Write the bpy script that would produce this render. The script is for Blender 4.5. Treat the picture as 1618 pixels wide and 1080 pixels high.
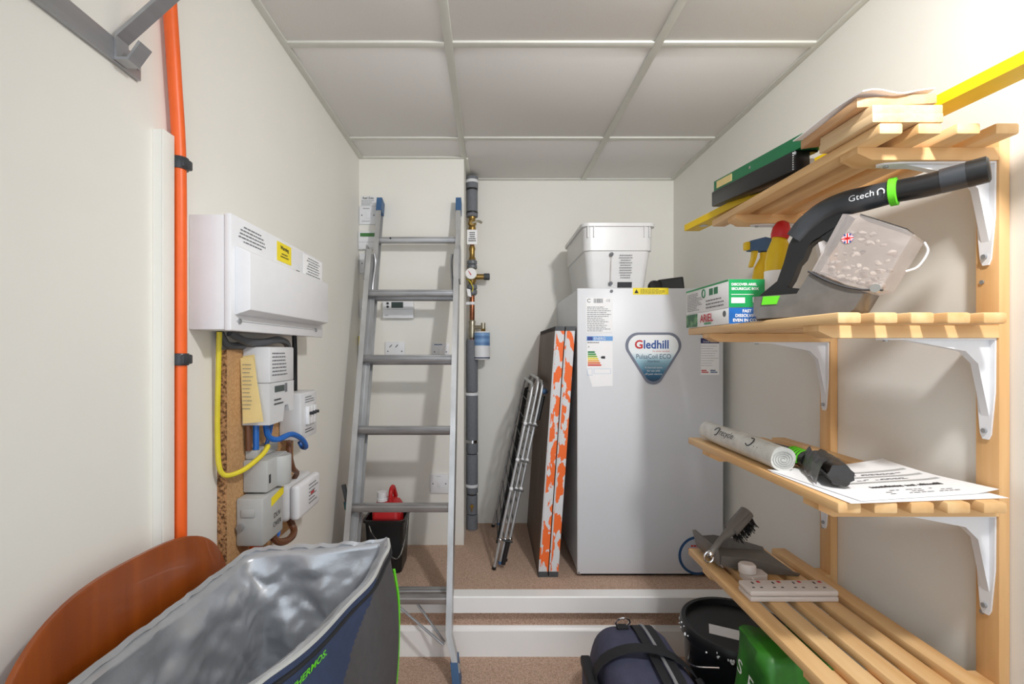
import bpy, bmesh, math, random
from mathutils import Vector, Matrix
from mathutils import noise as mnoise
random.seed(4)
for o in list(bpy.data.objects): bpy.data.objects.remove(o)
scene = bpy.context.scene
COL = scene.collection

# ---------------------------------------------------------------- camera, light, exposure
cam = bpy.data.objects.new('camera', bpy.data.cameras.new('camera'))
COL.objects.link(cam); scene.camera = cam
cam.location = (0, 0, 1.112); cam.rotation_euler = (math.pi/2, 0, 0)
cam.data.sensor_width = 36; cam.data.lens = 740/1618*36
cam.data.shift_x = 36/1618; cam.data.shift_y = 13/1618
cam.data.clip_start = 0.01

world = bpy.data.worlds.new('world'); scene.world = world; world.use_nodes = True
bg = world.node_tree.nodes['Background']
bg.inputs[0].default_value = (0.84, 0.92, 1.0, 1); bg.inputs[1].default_value = 1.4

lamp = bpy.data.lights.new('ceiling_lamp', 'SPOT'); lamp.energy = 46; lamp.spot_size = math.radians(145); lamp.spot_blend = 1; lamp.shadow_soft_size = 0.05
lamp.color = (1.0, 0.99, 0.985)
lo = bpy.data.objects.new('ceiling_lamp', lamp); COL.objects.link(lo); lo.location = (0.60, 0.24, 1.90)
lo.rotation_euler = (Vector((.25, 2.3, .7))-Vector(lo.location)).to_track_quat('-Z', 'Y').to_euler()

scene.view_settings.view_transform = 'Standard'; scene.view_settings.look = 'None'
scene.view_settings.gamma = 1; scene.view_settings.use_curve_mapping = False
scene.view_settings.exposure = 0.4
scene.cycles.max_bounces = 14; scene.cycles.diffuse_bounces = 9

# ---------------------------------------------------------------- materials
def lin(c):
    if isinstance(c, str): c = tuple(int(c[i:i+2], 16)/255 for i in (0, 2, 4))
    return tuple(((v/12.92) if v <= .04045 else ((v+.055)/1.055)**2.4) for v in c)
MATS = {}
def mat(name, col, rough=.5, metal=0, var=.06, scale=30, stretch=(1, 1, 1), bump=0, bscale=None, col2=None, lo_=.35, hi=.65,
        trans=0, alpha=1, coat=0, detail=4):
    if name in MATS: return MATS[name]
    m = bpy.data.materials.new(name); m.use_nodes = True
    nt = m.node_tree; N = nt.nodes; Lk = nt.links
    b = N['Principled BSDF']
    c = lin(col); c2 = lin(col2) if col2 else tuple(v*(1-var) for v in c)
    tc = N.new('ShaderNodeTexCoord'); mp = N.new('ShaderNodeMapping'); mp.inputs['Scale'].default_value = stretch
    nz = N.new('ShaderNodeTexNoise'); nz.inputs['Scale'].default_value = scale; nz.inputs['Detail'].default_value = detail
    rp = N.new('ShaderNodeValToRGB')
    rp.color_ramp.elements[0].position = lo_; rp.color_ramp.elements[0].color = (*c2, 1)
    rp.color_ramp.elements[1].position = hi; rp.color_ramp.elements[1].color = (*c, 1)
    Lk.new(tc.outputs['Object'], mp.inputs[0]); Lk.new(mp.outputs[0], nz.inputs['Vector'])
    Lk.new(nz.outputs['Fac'], rp.inputs[0]); Lk.new(rp.outputs[0], b.inputs['Base Color'])
    b.inputs['Roughness'].default_value = rough; b.inputs['Metallic'].default_value = metal
    if trans: b.inputs['Transmission Weight'].default_value = trans; b.inputs['IOR'].default_value = 1.2
    if alpha < 1: b.inputs['Alpha'].default_value = alpha
    if coat: b.inputs['Coat Weight'].default_value = coat
    if bump:
        bn = N.new('ShaderNodeBump'); bn.inputs['Strength'].default_value = bump; bn.inputs['Distance'].default_value = .004
        n2 = N.new('ShaderNodeTexNoise'); n2.inputs['Scale'].default_value = bscale or scale; n2.inputs['Detail'].default_value = 5
        Lk.new(mp.outputs[0], n2.inputs['Vector']); Lk.new(n2.outputs['Fac'], bn.inputs['Height'])
        Lk.new(bn.outputs[0], b.inputs['Normal'])
    MATS[name] = m
    return m
wall_m = mat('cream_paint', 'E7E5DE', .6, var=.02, scale=4, bump=.03, bscale=250)
ceil_m = mat('ceiling_tile', 'E2E0DE', .85, var=.03, scale=300)
grid_m = mat('grid_grey', 'D6D6CF', .5, var=.03)
carpet_m = mat('carpet', 'DDC0AC', .95, col2='B09079', scale=260, lo_=.35, hi=.65, bump=.9, bscale=420)
gloss_m = mat('white_gloss', 'F5F5F4', .35, var=.03, scale=6)
pine_m = mat('pine', 'E9C693', .5, col2='D2A269', scale=26, stretch=(1, .06, 1), lo_=.3, hi=.72, bump=.06)
pine_x = mat('pine_across', 'E6C08B', .5, col2='D0A068', scale=26, stretch=(.06, 1, 1), lo_=.3, hi=.72, bump=.06)
pine_z = mat('pine_upright', 'E4BC87', .5, col2='CA9A63', scale=26, stretch=(1, 1, .06), lo_=.3, hi=.72, bump=.06)
pale_wood = mat('pale_offcut', 'D9BC92', .6, col2='C6A274', scale=40, stretch=(1, .08, 1))
end_wood = mat('hardwood_offcut', 'D3A87C', .6, col2='B98A60', scale=40, stretch=(1, .08, 1))
alu_m = mat('aluminium', 'C9CACB', .4, .65, var=.22, scale=22, stretch=(1, 1, .3), bump=.05, bscale=120)
alu_d = mat('aluminium_rung', 'B4B4B6', .4, .7, var=.3, scale=30, stretch=(.2, 1, 1))
steel_m = mat('brushed_steel', 'A9AAAD', .4, .6, var=.1, scale=60, stretch=(1, .05, 1))
chrome = mat('chrome', 'D8D8D8', .15, 1, var=.03)
blue_pl = mat('blue_plastic', '40658F', .5, var=.15)
orange_pl = mat('orange_conduit', 'EE6420', .4, var=.06)
black_pl = mat('black_plastic', '17181A', .38, var=.2)
dark_pl = mat('charcoal_plastic', '34373B', .35, var=.1)
grey_pl = mat('grey_plastic', '6A6D72', .4, var=.06)
cu_white = mat('unit_white', 'E4E5E8', .4, var=.02)
meter_w = mat('meter_white', 'D4D5D7', .45, var=.03)
meter_g = mat('meter_grey', 'B4B5B3', .5, var=.05)
ink = mat('ink', '2A2B30', .6, var=.1)
ink_l = mat('grey_ink', '77797E', .6, var=.1)
paper = mat('paper', 'F2F2F3', .7, var=.02)
yellow_s = mat('yellow_sticker', 'F2DC1E', .5, var=.05)
chip_m = mat('chipboard_face', 'C39A6C', .8, col2='AD8459', scale=160, bump=.1)
chip_e = mat('chipboard_edge', 'B98B5E', .9, col2='5E3D22', scale=190, lo_=.38, hi=.58, bump=.5)
card_y = mat('buff_card', 'EBD595', .7, var=.06)
cab_y = mat('cable_yellow_green', 'DCCB2E', .45, var=.1)
cab_b = mat('cable_blue', '1F63B5', .4, var=.1)
cab_br = mat('cable_brown', '6B4229', .45, var=.15)
cab_g = mat('cable_grey', '4E5054', .5, var=.1)
lag_m = mat('pipe_lagging', '75787E', .85, var=.1, scale=80, bump=.1)
brass = mat('brass', 'A88A50', .35, .9, var=.3, scale=50)
copper = mat('copper', 'A0664A', .32, .9, var=.3, scale=40)
nickel = mat('nickel', 'B6AF9C', .35, .9, var=.2)
heater_m = mat('heater_white', 'D4D6DA', .38, var=.015, scale=5)
tub_m = mat('tub_white', 'D8D8D8', .35, var=.02)
orange_p = mat('flaked_orange_paint', 'EE6A26', .6, col2='D2D2D4', scale=34, stretch=(1, 1, .5), lo_=.485, hi=.5, detail=10)
brown_b = mat('brown_hardboard', '6E594A', .55, col2='5A4638', scale=30, stretch=(1, 1, .1))
slate = mat('slate_end', '4A4D50', .6, var=.2)
chair_w = mat('teak_ply', '9C4C12', .38, col2='7A3508', scale=30, stretch=(1, 1, .06), lo_=.25, hi=.75, coat=.2)
navy = mat('navy_fabric', '2E3B58', .75, var=.12, scale=60, bump=.1, bscale=600)
navy2 = mat('holdall_fabric', '45475F', .8, var=.15, scale=40, bump=.2, bscale=500)
dgrey_f = mat('grey_fabric', '4C4A4D', .8, var=.12, scale=60)
webbing = mat('black_webbing', '1E1F23', .7, var=.2, scale=150)
green_pipe = mat('lime_trim', '63D023', .5, var=.05)
liner_m = mat('silver_liner', 'B9BCC1', .36, .55, var=.12, scale=14, bump=.35, bscale=30)
red_m = mat('red_plastic', 'C81D22', .4, var=.08)
green_b = mat('green_bag', '2E7A1E', .45, col2='1F5C14', scale=12, bump=.5, bscale=14)
file_g = mat('green_file', '0E7A4B', .4, var=.06)
clear_m = mat('clear_plastic', 'D9D0CC', .15, var=.14, scale=22, trans=.2, alpha=.40)
smoke_m = mat('smoked_plastic', '6D6A67', .25, var=.25, scale=25, alpha=.93)
dust_m = mat('dust_fluff', '94867A', .95, col2='BBAEA3', scale=60, bump=.8)
wrap_m = mat('clear_bag_roll', 'D6D6D0', .25, var=.14, scale=40, bump=.4, bscale=60)
binbag = mat('black_bag', '2C2825', .3, var=.3, scale=40, bump=.7, bscale=45)
tan_pan = mat('taupe_plastic', '6C6660', .45, var=.1)
yel_paint = mat('level_yellow', 'E3BE10', .4, var=.05)
beige_pl = mat('beige_plastic', 'D9CFC8', .4, var=.03)
lcd_g = mat('lcd_green', '3F7A3E', .3, var=.1)
lcd_d = mat('lcd_dark', '3D4A48', .3, var=.1)

# ---------------------------------------------------------------- mesh helpers
ORG = {}
def link(o, parent=None):
    COL.objects.link(o)
    if parent is not None: o.parent = parent
def tag(o, label=None, cat=None, group=None, kind=None):
    for k, v in (('label', label), ('category', cat), ('group', group), ('kind', kind)):
        if v: o[k] = v
    return o
def thing(name, loc, label, cat, group=None):
    o = bpy.data.objects.new(name, None); COL.objects.link(o); o.location = loc; o.empty_display_size = .03
    ORG[o] = Vector(loc)
    return tag(o, label, cat, group)
def frame_of(p, q, up=None):
    d = (Vector(q)-Vector(p)).normalized()
    u = Vector(up) if up else (Vector((0, 0, 1)) if abs(d.z) < .9 else Vector((1, 0, 0)))
    a = d.cross(u).normalized(); b = a.cross(d).normalized()
    return d, a, b
def smooth_path(pts, n=8):
    P = [Vector(p) for p in pts]
    if len(P) < 3: return P
    P = [2*P[0]-P[1]] + P + [2*P[-1]-P[-2]]
    out = []
    for i in range(1, len(P)-2):
        for k in range(n):
            t = k/n
            a, b, c, d = P[i-1], P[i], P[i+1], P[i+2]
            out.append(.5*((2*b)+(c-a)*t+(2*a-5*b+4*c-d)*t*t+(3*b-a-3*c+d)*t**3))
    out.append(P[-2]); return out
def thin(grid, t):
    """sheet of thickness t from a grid of points"""
    mb = MB(); dz = Vector((0, 0, t))
    mb.loft([[Vector(p)+dz for p in row]+[Vector(p) for p in row[::-1]] for row in grid]); return mb
class MB:
    def __init__(s): s.bm = bmesh.new()
    def v(s, p): return s.bm.verts.new(p)
    def face(s, vs):
        try: return s.bm.faces.new(vs)
        except ValueError: return None
    def hexa(s, p, bevel=0, seg=2):
        vs = [s.v(q) for q in p]
        fs = [s.face([vs[i] for i in f]) for f in ((0, 3, 2, 1), (4, 5, 6, 7), (0, 1, 5, 4), (1, 2, 6, 5), (2, 3, 7, 6), (3, 0, 4, 7))]
        if bevel:
            es = list({e for f in fs for e in f.edges})
            bmesh.ops.bevel(s.bm, geom=es, offset=bevel, segments=seg, profile=.5, affect='EDGES')
        return s
    def box(s, x0, x1, y0, y1, z0, z1, bevel=0, seg=2):
        return s.hexa([(x0, y0, z0), (x1, y0, z0), (x1, y1, z0), (x0, y1, z0), (x0, y0, z1), (x1, y0, z1), (x1, y1, z1), (x0, y1, z1)], bevel, seg)
    def loft(s, loops, cap0=True, cap1=True, closed=True):
        L = [[s.v(p) for p in lp] for lp in loops]
        n = len(L[0])
        for a, b in zip(L, L[1:]):
            for i in range(n if closed else n-1):
                j = (i+1) % n
                s.face([a[i], a[j], b[j], b[i]])
        if closed and cap0: s.face(L[0][::-1])
        if closed and cap1: s.face(L[-1])
        return s
    def profile(s, prof, p, q, xa, ya):
        xa, ya = Vector(xa), Vector(ya)
        return s.loft([[Vector(c)+xa*a+ya*b for a, b in prof] for c in (p, q)])
    def cyl(s, p, q, r, r2=None, seg=16):
        d, a, b = frame_of(p, q); r2 = r if r2 is None else r2
        return s.loft([[Vector(c)+(a*math.cos(2*math.pi*i/seg)+b*math.sin(2*math.pi*i/seg))*rr for i in range(seg)] for c, rr in ((p, r), (q, r2))])
    def lathe(s, prof, p, q, seg=24, sx=1):
        d, a, b = frame_of(p, q); p = Vector(p); L = (Vector(q)-p).length
        return s.loft([[p+d*(h*L)+(a*math.cos(2*math.pi*i/seg)*sx+b*math.sin(2*math.pi*i/seg))*max(r, 1e-4) for i in range(seg)] for r, h in prof])
    def tube(s, pts, r, seg=8, smooth=6):
        P = smooth_path(pts, smooth) if smooth else [Vector(p) for p in pts]
        d0, a, b = frame_of(P[0], P[1]); loops = []
        for i, p in enumerate(P):
            d = (P[min(i+1, len(P)-1)]-P[max(i-1, 0)]).normalized()
            a = (a-d*a.dot(d)).normalized(); b = d.cross(a)
            rr = r(i/(len(P)-1)) if callable(r) else r
            loops.append([p+(a*math.cos(2*math.pi*k/seg)+b*math.sin(2*math.pi*k/seg))*rr for k in range(seg)])
        return s.loft(loops)
    def prism(s, poly, o, xa, ya, na, t, bevel=0):
        o, xa, ya, na = Vector(o), Vector(xa), Vector(ya), Vector(na)
        lo_ = [o+xa*a+ya*b for a, b in poly]
        s.loft([lo_, [p+na*t for p in lo_]])
        return s
    def sphere(s, c, r, sc=(1, 1, 1), u=16, v=10):
        bmesh.ops.create_uvsphere(s.bm, u_segments=u, v_segments=v, radius=r, matrix=Matrix.Translation(c) @ Matrix.Diagonal((*sc, 1)))
        return s
    def crumple(s, amp, freq, seed=0):
        for v in s.bm.verts:
            v.co += mnoise.noise_vector(v.co*freq+Vector((seed, 0, 0)))*amp
        return s
    def subdiv(s, n):
        bmesh.ops.subdivide_edges(s.bm, edges=s.bm.edges[:], cuts=n, use_grid_fill=True); return s
    def build(s, name, m, parent=None, angle=38, label=None, cat=None, group=None, kind=None):
        bm = s.bm
        bmesh.ops.recalc_face_normals(bm, faces=bm.faces[:])
        if parent is None:
            xs = [v.co.x for v in bm.verts]; ys = [v.co.y for v in bm.verts]; zs = [v.co.z for v in bm.verts]
            og = Vector(((min(xs)+max(xs))/2, (min(ys)+max(ys))/2, min(zs)))
        else: og = ORG[parent]
        for v in bm.verts: v.co -= og
        me = bpy.data.meshes.new(name); bm.to_mesh(me); bm.free()
        me.shade_smooth(); me.set_sharp_from_angle(angle=math.radians(angle))
        me.materials.append(m)
        o = bpy.data.objects.new(name, me); link(o, parent)
        if parent is None: o.location = og
        ORG[o] = og
        return tag(o, label, cat, group, kind)
def box(name, m, parent, *a, bevel=0, **k): return MB().box(*a, bevel=bevel).build(name, m, parent, **k)
def text(name, st, size, o, xa, ya, m, parent, depth=.0006, align='LEFT', sx=1, bold=0):
    cu = bpy.data.curves.new('t', 'FONT'); cu.body = st; cu.size = size; cu.align_x = align; cu.extrude = 0; cu.offset = bold; cu.resolution_u = 3
    t = bpy.data.objects.new('t', cu); COL.objects.link(t)
    dg = bpy.context.evaluated_depsgraph_get()
    me = bpy.data.meshes.new_from_object(t.evaluated_get(dg)); me.name = name
    bpy.data.objects.remove(t)
    xa, ya = Vector(xa).normalized(), Vector(ya).normalized(); n = xa.cross(ya)
    og = ORG[parent]
    for v in me.vertices: v.co = Vector(o)+xa*v.co.x*sx+ya*v.co.y+n*depth-og
    me.materials.clear(); me.materials.append(m)
    ob = bpy.data.objects.new(name, me); link(ob, parent); ORG[ob] = og
    return ob
def lines(name, o, xa, ya, w, h, rows, m, parent, th=.35, seed=1, align='L'):
    """rows of tiny illegible print: thin bars of random length"""
    rnd = random.Random(seed); mb = MB(); xa, ya = Vector(xa).normalized(), Vector(ya).normalized(); n = xa.cross(ya); o = Vector(o)
    for r in range(rows):
        x = 0; y = -(r+.8)*h/rows; tot = w*rnd.uniform(.6, 1)
        if align == 'C': x = (w-tot)/2; tot = w-x
        while x < tot:
            l = min(rnd.uniform(.04, .14)*w, tot-x)
            p = o+xa*x+ya*y+n*.0007; a = xa*l; b = ya*(h/rows*th)
            mb.face([mb.v(p), mb.v(p+a), mb.v(p+a+b), mb.v(p+b)]); x += l+.02*w
    return mb.build(name, m, parent, kind='stuff')
X, Y, Z = (1, 0, 0), (0, 1, 0), (0, 0, 1)
nY = (0, -1, 0)

# ---------------------------------------------------------------- the room
LW, RW, BW, CF, CX, CH, UP = -.595, .95, 2.413, 2.142, -.116, 1.986, .222   # walls, chase front, chase side, ceiling, raised floor
BACK = -.75
box('wall_left', wall_m, None, LW-.1, LW, BACK, BW+.1, 0, CH+.06, kind='structure')
box('wall_right', wall_m, None, RW, RW+.1, BACK, BW+.1, 0, CH+.06, kind='structure')
box('wall_back', wall_m, None, LW, RW, BW, BW+.1, 0, CH+.06, kind='structure')
box('wall_chase', wall_m, None, LW, CX, CF, BW, UP, CH+.02, kind='structure')
box('floor', carpet_m, None, LW, RW, BACK, 1.715, -.06, 0, kind='structure')
box('floor_raised', carpet_m, None, LW, RW, 1.715, BW, 0, UP, kind='structure')
nb = MB(); nb.profile([(1.68, .17), (1.715, .17), (1.715, UP+.001), (1.733, UP+.001), (1.733, UP+.006), (1.684, UP+.006), (1.68, UP+.002)], (LW, 0, 0), (RW, 0, 0), Y, Z)
nb.build('trim_1', gloss_m, None, kind='structure', label='white nosing strip along the edge of the raised floor')
sb = MB(); sb.profile([(1.70, 0), (1.715, 0), (1.715, .107), (1.711, .107), (1.704, .094), (1.70, .092)], (LW, 0, 0), (RW, 0, 0), Y, Z)
sb.build('baseboard_back', gloss_m, None, kind='structure', label='white skirting board at the foot of the step')
# ceiling: slab with lay-in tiles and grid bars
ceil = box('ceiling', ceil_m, None, LW, RW, BACK, BW, CH+.022, CH+.06, kind='structure')
gx = [LW, CX, .483, RW]; gy = [BACK, -.458, .142, .742, 1.342, 1.94, BW]
for i in range(3):
    for j in range(6):
        y1 = gy[j+1]
        if i == 0 and j == 5: y1 = CF
        box('ceiling_tile', ceil_m, ceil, gx[i]+.003, gx[i+1]-.003, gy[j]+.003, y1-.003, CH+.005, CH+.021, bevel=.002)
def gbar(x0, x1, y0, y1): box('grid_bar', grid_m, ceil, x0, x1, y0, y1, CH-.001, CH+.006, bevel=.001)
for x in gx[1:3]: gbar(x-.012, x+.012, BACK, BW-.02 if x > 0 else CF-.02)
for y in gy[1:-1]:
    for i in range(3): gbar(gx[i]+(.012 if i else .02), gx[i+1]-(.012 if i < 2 else .02), y-.012, y+.012)
gbar(LW, LW+.02, BACK, CF); gbar(RW-.02, RW, BACK, BW); gbar(CX, RW-.02, BW-.02, BW); gbar(LW+.02, CX+.012, CF-.02, CF); gbar(CX, CX+.02, CF, BW-.02)

# ---------------------------------------------------------------- slatted shelving on the right wall
sh = thing('slatted_shelving', (.80, 1.08, 0), 'tall pine slatted shelving with white metal brackets on the right wall', 'shelving')
PY = [(.853, .895), (1.275, 1.317)]
for a, b in PY:
    po = box('post', pine_z, sh, .929, RW-.001, a, b, 0, 1.513, bevel=.002)
    for z in (.62, .735, 1.06, 1.24): MB().cyl((.9285, (a+b)/2+.008, z), (.9265, (a+b)/2+.008, z), .004, seg=10).build('screw', steel_m, po)
def bracket(yc, zt, parent):
    w = .017; mb = MB()
    # vertical arm on the post, horizontal arm under the batten, pressed rib between
    mb.prism([(-w, 0), (w, 0), (w*.95, -.10), (w*.55, -.178), (w*.3, -.188), (-w*.3, -.188), (-w*.55, -.178), (-w*.95, -.10)], (.9285, yc, zt), Y, Z, (-1, 0, 0), .003)
    mb.prism([(0, -w), (0, w), (-.17, w*.8), (-.2, w*.5), (-.207, 0), (-.2, -w*.5), (-.17, -w*.8)], (.9285, yc, zt), X, Y, (0, 0, -1), .003)
    mb.prism([(0, 0), (-.16, 0), (-.045, -.022), (-.022, -.045), (0, -.15)], (.927, yc-.007, zt-.002), X, Z, Y, .014)
    b = mb.build('bracket', cu_white, parent)
    for p, q in (((.925, yc+.011, zt-.022), (.922, yc+.011, zt-.022)), ((.925, yc, zt-.172), (.921, yc, zt-.172)), ((.74, yc, zt-.003), (.74, yc, zt-.006))):
        MB().cyl(p, q, .0045, seg=10).build('screw', steel_m, b)
SW, SP = .041, .0624
for zt, x0, n in ((1.501, .667, 4), (1.177, .596, 5), (.8515, .596, 5), (.52, .596, 5)):
    for k in range(n):
        xa = x0+k*SP + (.004 if n == 4 else 0)*k
        box('slat', pine_m, sh, xa, xa+SW, .80, 1.405, zt-.0195, zt, bevel=.004)
    for a, b in PY:
        mb = MB(); zb = zt-.0425
        mb.prism([(x0+.004, zt-.0197), (.9285, zt-.0197), (.9285, zb), (x0+.03, zb), (x0+.004, zb+.012)], (0, a, 0), X, Z, Y, b-a)
        mb.build('batten', pine_x, sh)
        bracket((a+b)/2, zb-.0003, sh)

# ---------------------------------------------------------------- things on the top shelf
lv = thing('spirit_level', (.75, 1.0, 1.50), 'long yellow spirit level lying along the top shelf with its end sticking out', 'spirit level')
d = Vector((-.2, 1, -.05)); tip = Vector((.692, 1.543, 1.504))
q = tip - d*1.0
MB().profile([(-.049, 0), (0, 0), (0, .02), (-.049, .02)], q, tip, X, Z).build('body', yel_paint, lv)
vc = tip-d*.06+Vector((-.0245, 0, 0))
MB().cyl(vc+Vector((0, 0, .0005)), vc+Vector((0, 0, -.0015)), .013).build('vial_ring', chrome, lv)
bf = thing('ring_binder', (.70, 1.21, 1.503), 'black ring binder lying flat at the far end of the top shelf', 'binder')
def tl(mb): 
    for v in mb.bm.verts: v.co.z += .095*(v.co.y-1.02)
    return mb
tl(MB().box(.664, .70, 1.02, 1.40, 1.5035, 1.548, bevel=.004)).build('spine', black_pl, bf)
tl(MB().box(.70, .716, 1.02, 1.40, 1.5435, 1.548)).build('top_cover', black_pl, bf)
tl(MB().box(.70, .716, 1.02, 1.40, 1.5035, 1.508)).build('bottom_cover', black_pl, bf)
tl(MB().box(.701, .714, 1.028, 1.392, 1.5085, 1.532)).build('pages', paper, bf)
st = MB()
for k in range(8): st.box(.6632, .6645, 1.0225, 1.0245, 1.506+k*.005, 1.5085+k*.005)
st.build('stitching', paper, bf, kind='stuff')
gf = thing('lever_arch_file', (.70, 1.2, 1.548), 'green lever arch file with a white spine label lying on a black binder', 'file')
tl(MB().box(.668, .672, 1.0, 1.392, 1.5485, 1.577).box(.672, .722, 1.0, 1.392, 1.5485, 1.551).box(.672, .722, 1.0, 1.392, 1.5745, 1.577)).build('cover', file_g, gf)
tl(MB().box(.68, .72, 1.006, 1.386, 1.5515, 1.567)).build('pages', paper, gf)
tl(MB().box(.6674, .668, 1.29, 1.375, 1.553, 1.573)).build('spine_label', card_y, gf)
tl(MB().cyl((.668, 1.2, 1.563), (.667, 1.2, 1.563), .004)).build('finger_ring', chrome, gf)
for k in range(2):
    box('timber_offcut', pale_wood, None, .655+.002*k, .776+.002*k, .80+.003*k, .93, 1.5014+.0158*k, 1.517+.0158*k, bevel=.001,
        label=('short pale timber block at the bottom of the pile on the top shelf', 'middle pale timber block of the pile on the top shelf')[k], cat='timber', group='timber offcuts on the top shelf')
MB().hexa([(.640, .815, 1.534), (.765, .80, 1.534), (.752, .945, 1.534), (.655, .985, 1.534), (.640, .815, 1.551), (.765, .80, 1.551), (.752, .945, 1.551), (.655, .985, 1.551)], bevel=.001).build(
    'timber_offcut', end_wood, None, label='brown timber board topmost of the pile on the top shelf', cat='timber', group='timber offcuts on the top shelf')
g = []
for i in range(9):
    g.append([(.638+.0155*j, .80+.023*i, 1.5535+.0035*math.sin(j*1.1+i*.6)+.003*(j == 8)) for j in range(9)])
thin(g, .002).build('white_cloth', paper, None, label='folded white sheet lying on the timber pile', cat='sheet')

# ---------------------------------------------------------------- things on the second shelf
S2 = 1.1775
def carton(name, z0, z1, ends, label):
    t = thing(name, (.645, 1.295, z0), label, 'box', 'laundry boxes on the shelf')
    MB().box(.598, .688, 1.17, 1.42, z0, z1, bevel=.0015).build('carton', paper, t)
    box('end_panel', ends, t, .5985, .6875, 1.1688, 1.1699, z0+.0005, z1-.0005)
    return t
gm = mat('ariel_green', '0FA55A', .4, var=.15, scale=12); bm_ = mat('ariel_blue', '1E6FC4', .4, var=.3, scale=20)
ld = mat('leaf_print', '6E9A6C', .5, col2='2F6A45', scale=45, lo_=.45, hi=.55)
c1 = carton('detergent_box', S2, S2+.041, bm_, 'lower detergent box with a blue end reading ARIEL')
box('leaf_print', ld, c1, .5968, .5979, 1.345, 1.418, S2+.002, S2+.039)
text('lettering', 'ARIEL', .030, (.5972, 1.325, S2+.013), (0, -1, 0), Z, red_m, c1, bold=.0006)
lines('small_print', (.5972, 1.30, S2+.011), (0, -1, 0), Z, .06, .007, 1, gm, c1, th=.7)
MB().cyl((.5979, 1.19, S2+.027), (.5970, 1.19, S2+.027), .008).build('seal', ink_l, c1)
for k, s_ in enumerate(('FAST', 'DISSOLVING', 'EVEN IN COLD')):
    text('lettering', s_, .0105, (.643, 1.1685, S2+.029-.0115*k), X, Z, paper, c1, align='CENTER', bold=.0003)
c2 = carton('detergent_box', S2+.0415, S2+.112, gm, 'upper detergent box with a green end and small print on its side')
MB().box(.5968, .5979, 1.1705, 1.4195, S2+.107, S2+.1115).build('green_border', gm, c2)
for k, s_ in enumerate(('DISCOVER ARIEL', 'SECURECLIC BOX')):
    text('lettering', s_, .0085, (.604, 1.1685, S2+.096-.011*k), X, Z, paper, c2, bold=.0003)
MB().box(.604, .66, 1.1682, 1.1688, S2+.073, S2+.0745).box(.604, .638, 1.1682, 1.1688, S2+.052, S2+.066).build('print_panel', paper, c2)
lines('small_print', (.5972, 1.41, S2+.10), (0, -1, 0), Z, .10, .052, 11, ink_l, c2, seed=3)
lines('small_print', (.5972, 1.29, S2+.075), (0, -1, 0), Z, .10, .028, 3, ink_l, c2, seed=5)
mk = MB()
mk.tube([(.5972, 1.305+.009*math.cos(a*.6283), S2+.092+.011*math.sin(a*.6283)) for a in range(11)], .0017, 6, 2)
mk.build('ring_symbol', file_g, c2)
for y in (1.262, 1.235): box('square_symbol', file_g, c2, .5968, .5979, y-.010, y+.010, S2+.083, S2+.101)
# bottles
bt = thing('cleaner_bottle', (.735, 1.19, S2), 'yellow cleaner bottle with a red cap and white label', 'bottle')
bp = (.735, 1.19, S2)
MB().lathe([(.030, 0), (.033, .01), (.033, .13/.225), (.034, .6), (.033, .72), (.028, .84), (.018, .95), (.016, 1)], bp, (.737, 1.19, S2+.225), sx=.8).build('bottle', yel_paint, bt)
MB().lathe([(.0338, 0), (.0338, 1)], (.735, 1.19, S2+.025), (.735, 1.19, S2+.135), sx=.81).build('label', paper, bt)
MB().lathe([(.019, 0), (.021, .2), (.020, .6), (.014, .9), (.006, 1)], (.737, 1.19, S2+.218), (.746, 1.188, S2+.262)).build('cap', red_m, bt)
text('lettering', 'ESS', .011, (.722, 1.1555, S2+.118), X, Z, ink, bt); text('lettering', 'W', .011, (.727, 1.1555, S2+.104), X, Z, ink, bt)
sp = thing('trigger_spray', (.745, 1.30, S2), 'yellow spray bottle with a blue and yellow trigger head', 'spray bottle')
MB().lathe([(.034, 0), (.036, .05), (.036, .6), (.028, .8), (.013, .93), (.013, 1)], (.765, 1.30, S2), (.765, 1.30, S2+.205), sx=.75).build('bottle', yel_paint, sp)
MB().prism([(-.045, .0), (.02, -.004), (.022, .03), (-.005, .036), (-.045, .026)], (.765, 1.288, S2+.21), X, Z, Y, .024).build('head', blue_pl, sp)
MB().box(.708, .722, 1.291, 1.309, S2+.212, S2+.234, bevel=.003).build('nozzle', yel_paint, sp)
MB().prism([(-.034, 0), (-.022, 0), (-.026, -.02), (-.036, -.046), (-.043, -.044), (-.036, -.02)], (.765, 1.293, S2+.21), X, Z, Y, .014).build('trigger', yel_paint, sp)
# handheld vacuum, standing in a vertical plane that runs along e
VO = Vector((.62, 1.06, 0)); e = Vector((.628, -.778, 0)).normalized(); vn = Vector((-.778, -.628, 0)).normalized()   # vn points to the room
vac = thing('handheld_vacuum', (.70, .96, S2), 'grey and black handheld vacuum with clear dust bin on the second shelf', 'vacuum cleaner')
def vp(u, v, w=0): return VO+e*u+Vector((0, 0, v))+vn*w
def vprism(mb, poly, w0, w1, inset=0.0):
    cxu = sum(p[0] for p in poly)/len(poly); cyv = sum(p[1] for p in poly)/len(poly)
    sm = [(cxu+(u-cxu)*(1-inset), cyv+(v-cyv)*(1-inset)) for u, v in poly]
    k = (w1-w0)*.14
    return mb.loft([[vp(u, v, w0) for u, v in sm], [vp(u, v, w0+k) for u, v in poly], [vp(u, v, w1-k) for u, v in poly], [vp(u, v, w1) for u, v in sm]])
vprism(MB(), [(-.0085, 1.2306), (.0808, 1.2299), (.1046, 1.2705), (.1631, 1.2354), (.1992, 1.219), (.184, 1.1885), (.17, 1.1785), (.0, 1.1785), (-.008, 1.195)], -.048, .048, .07).build('lower_body', smoke_m, vac)
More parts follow.
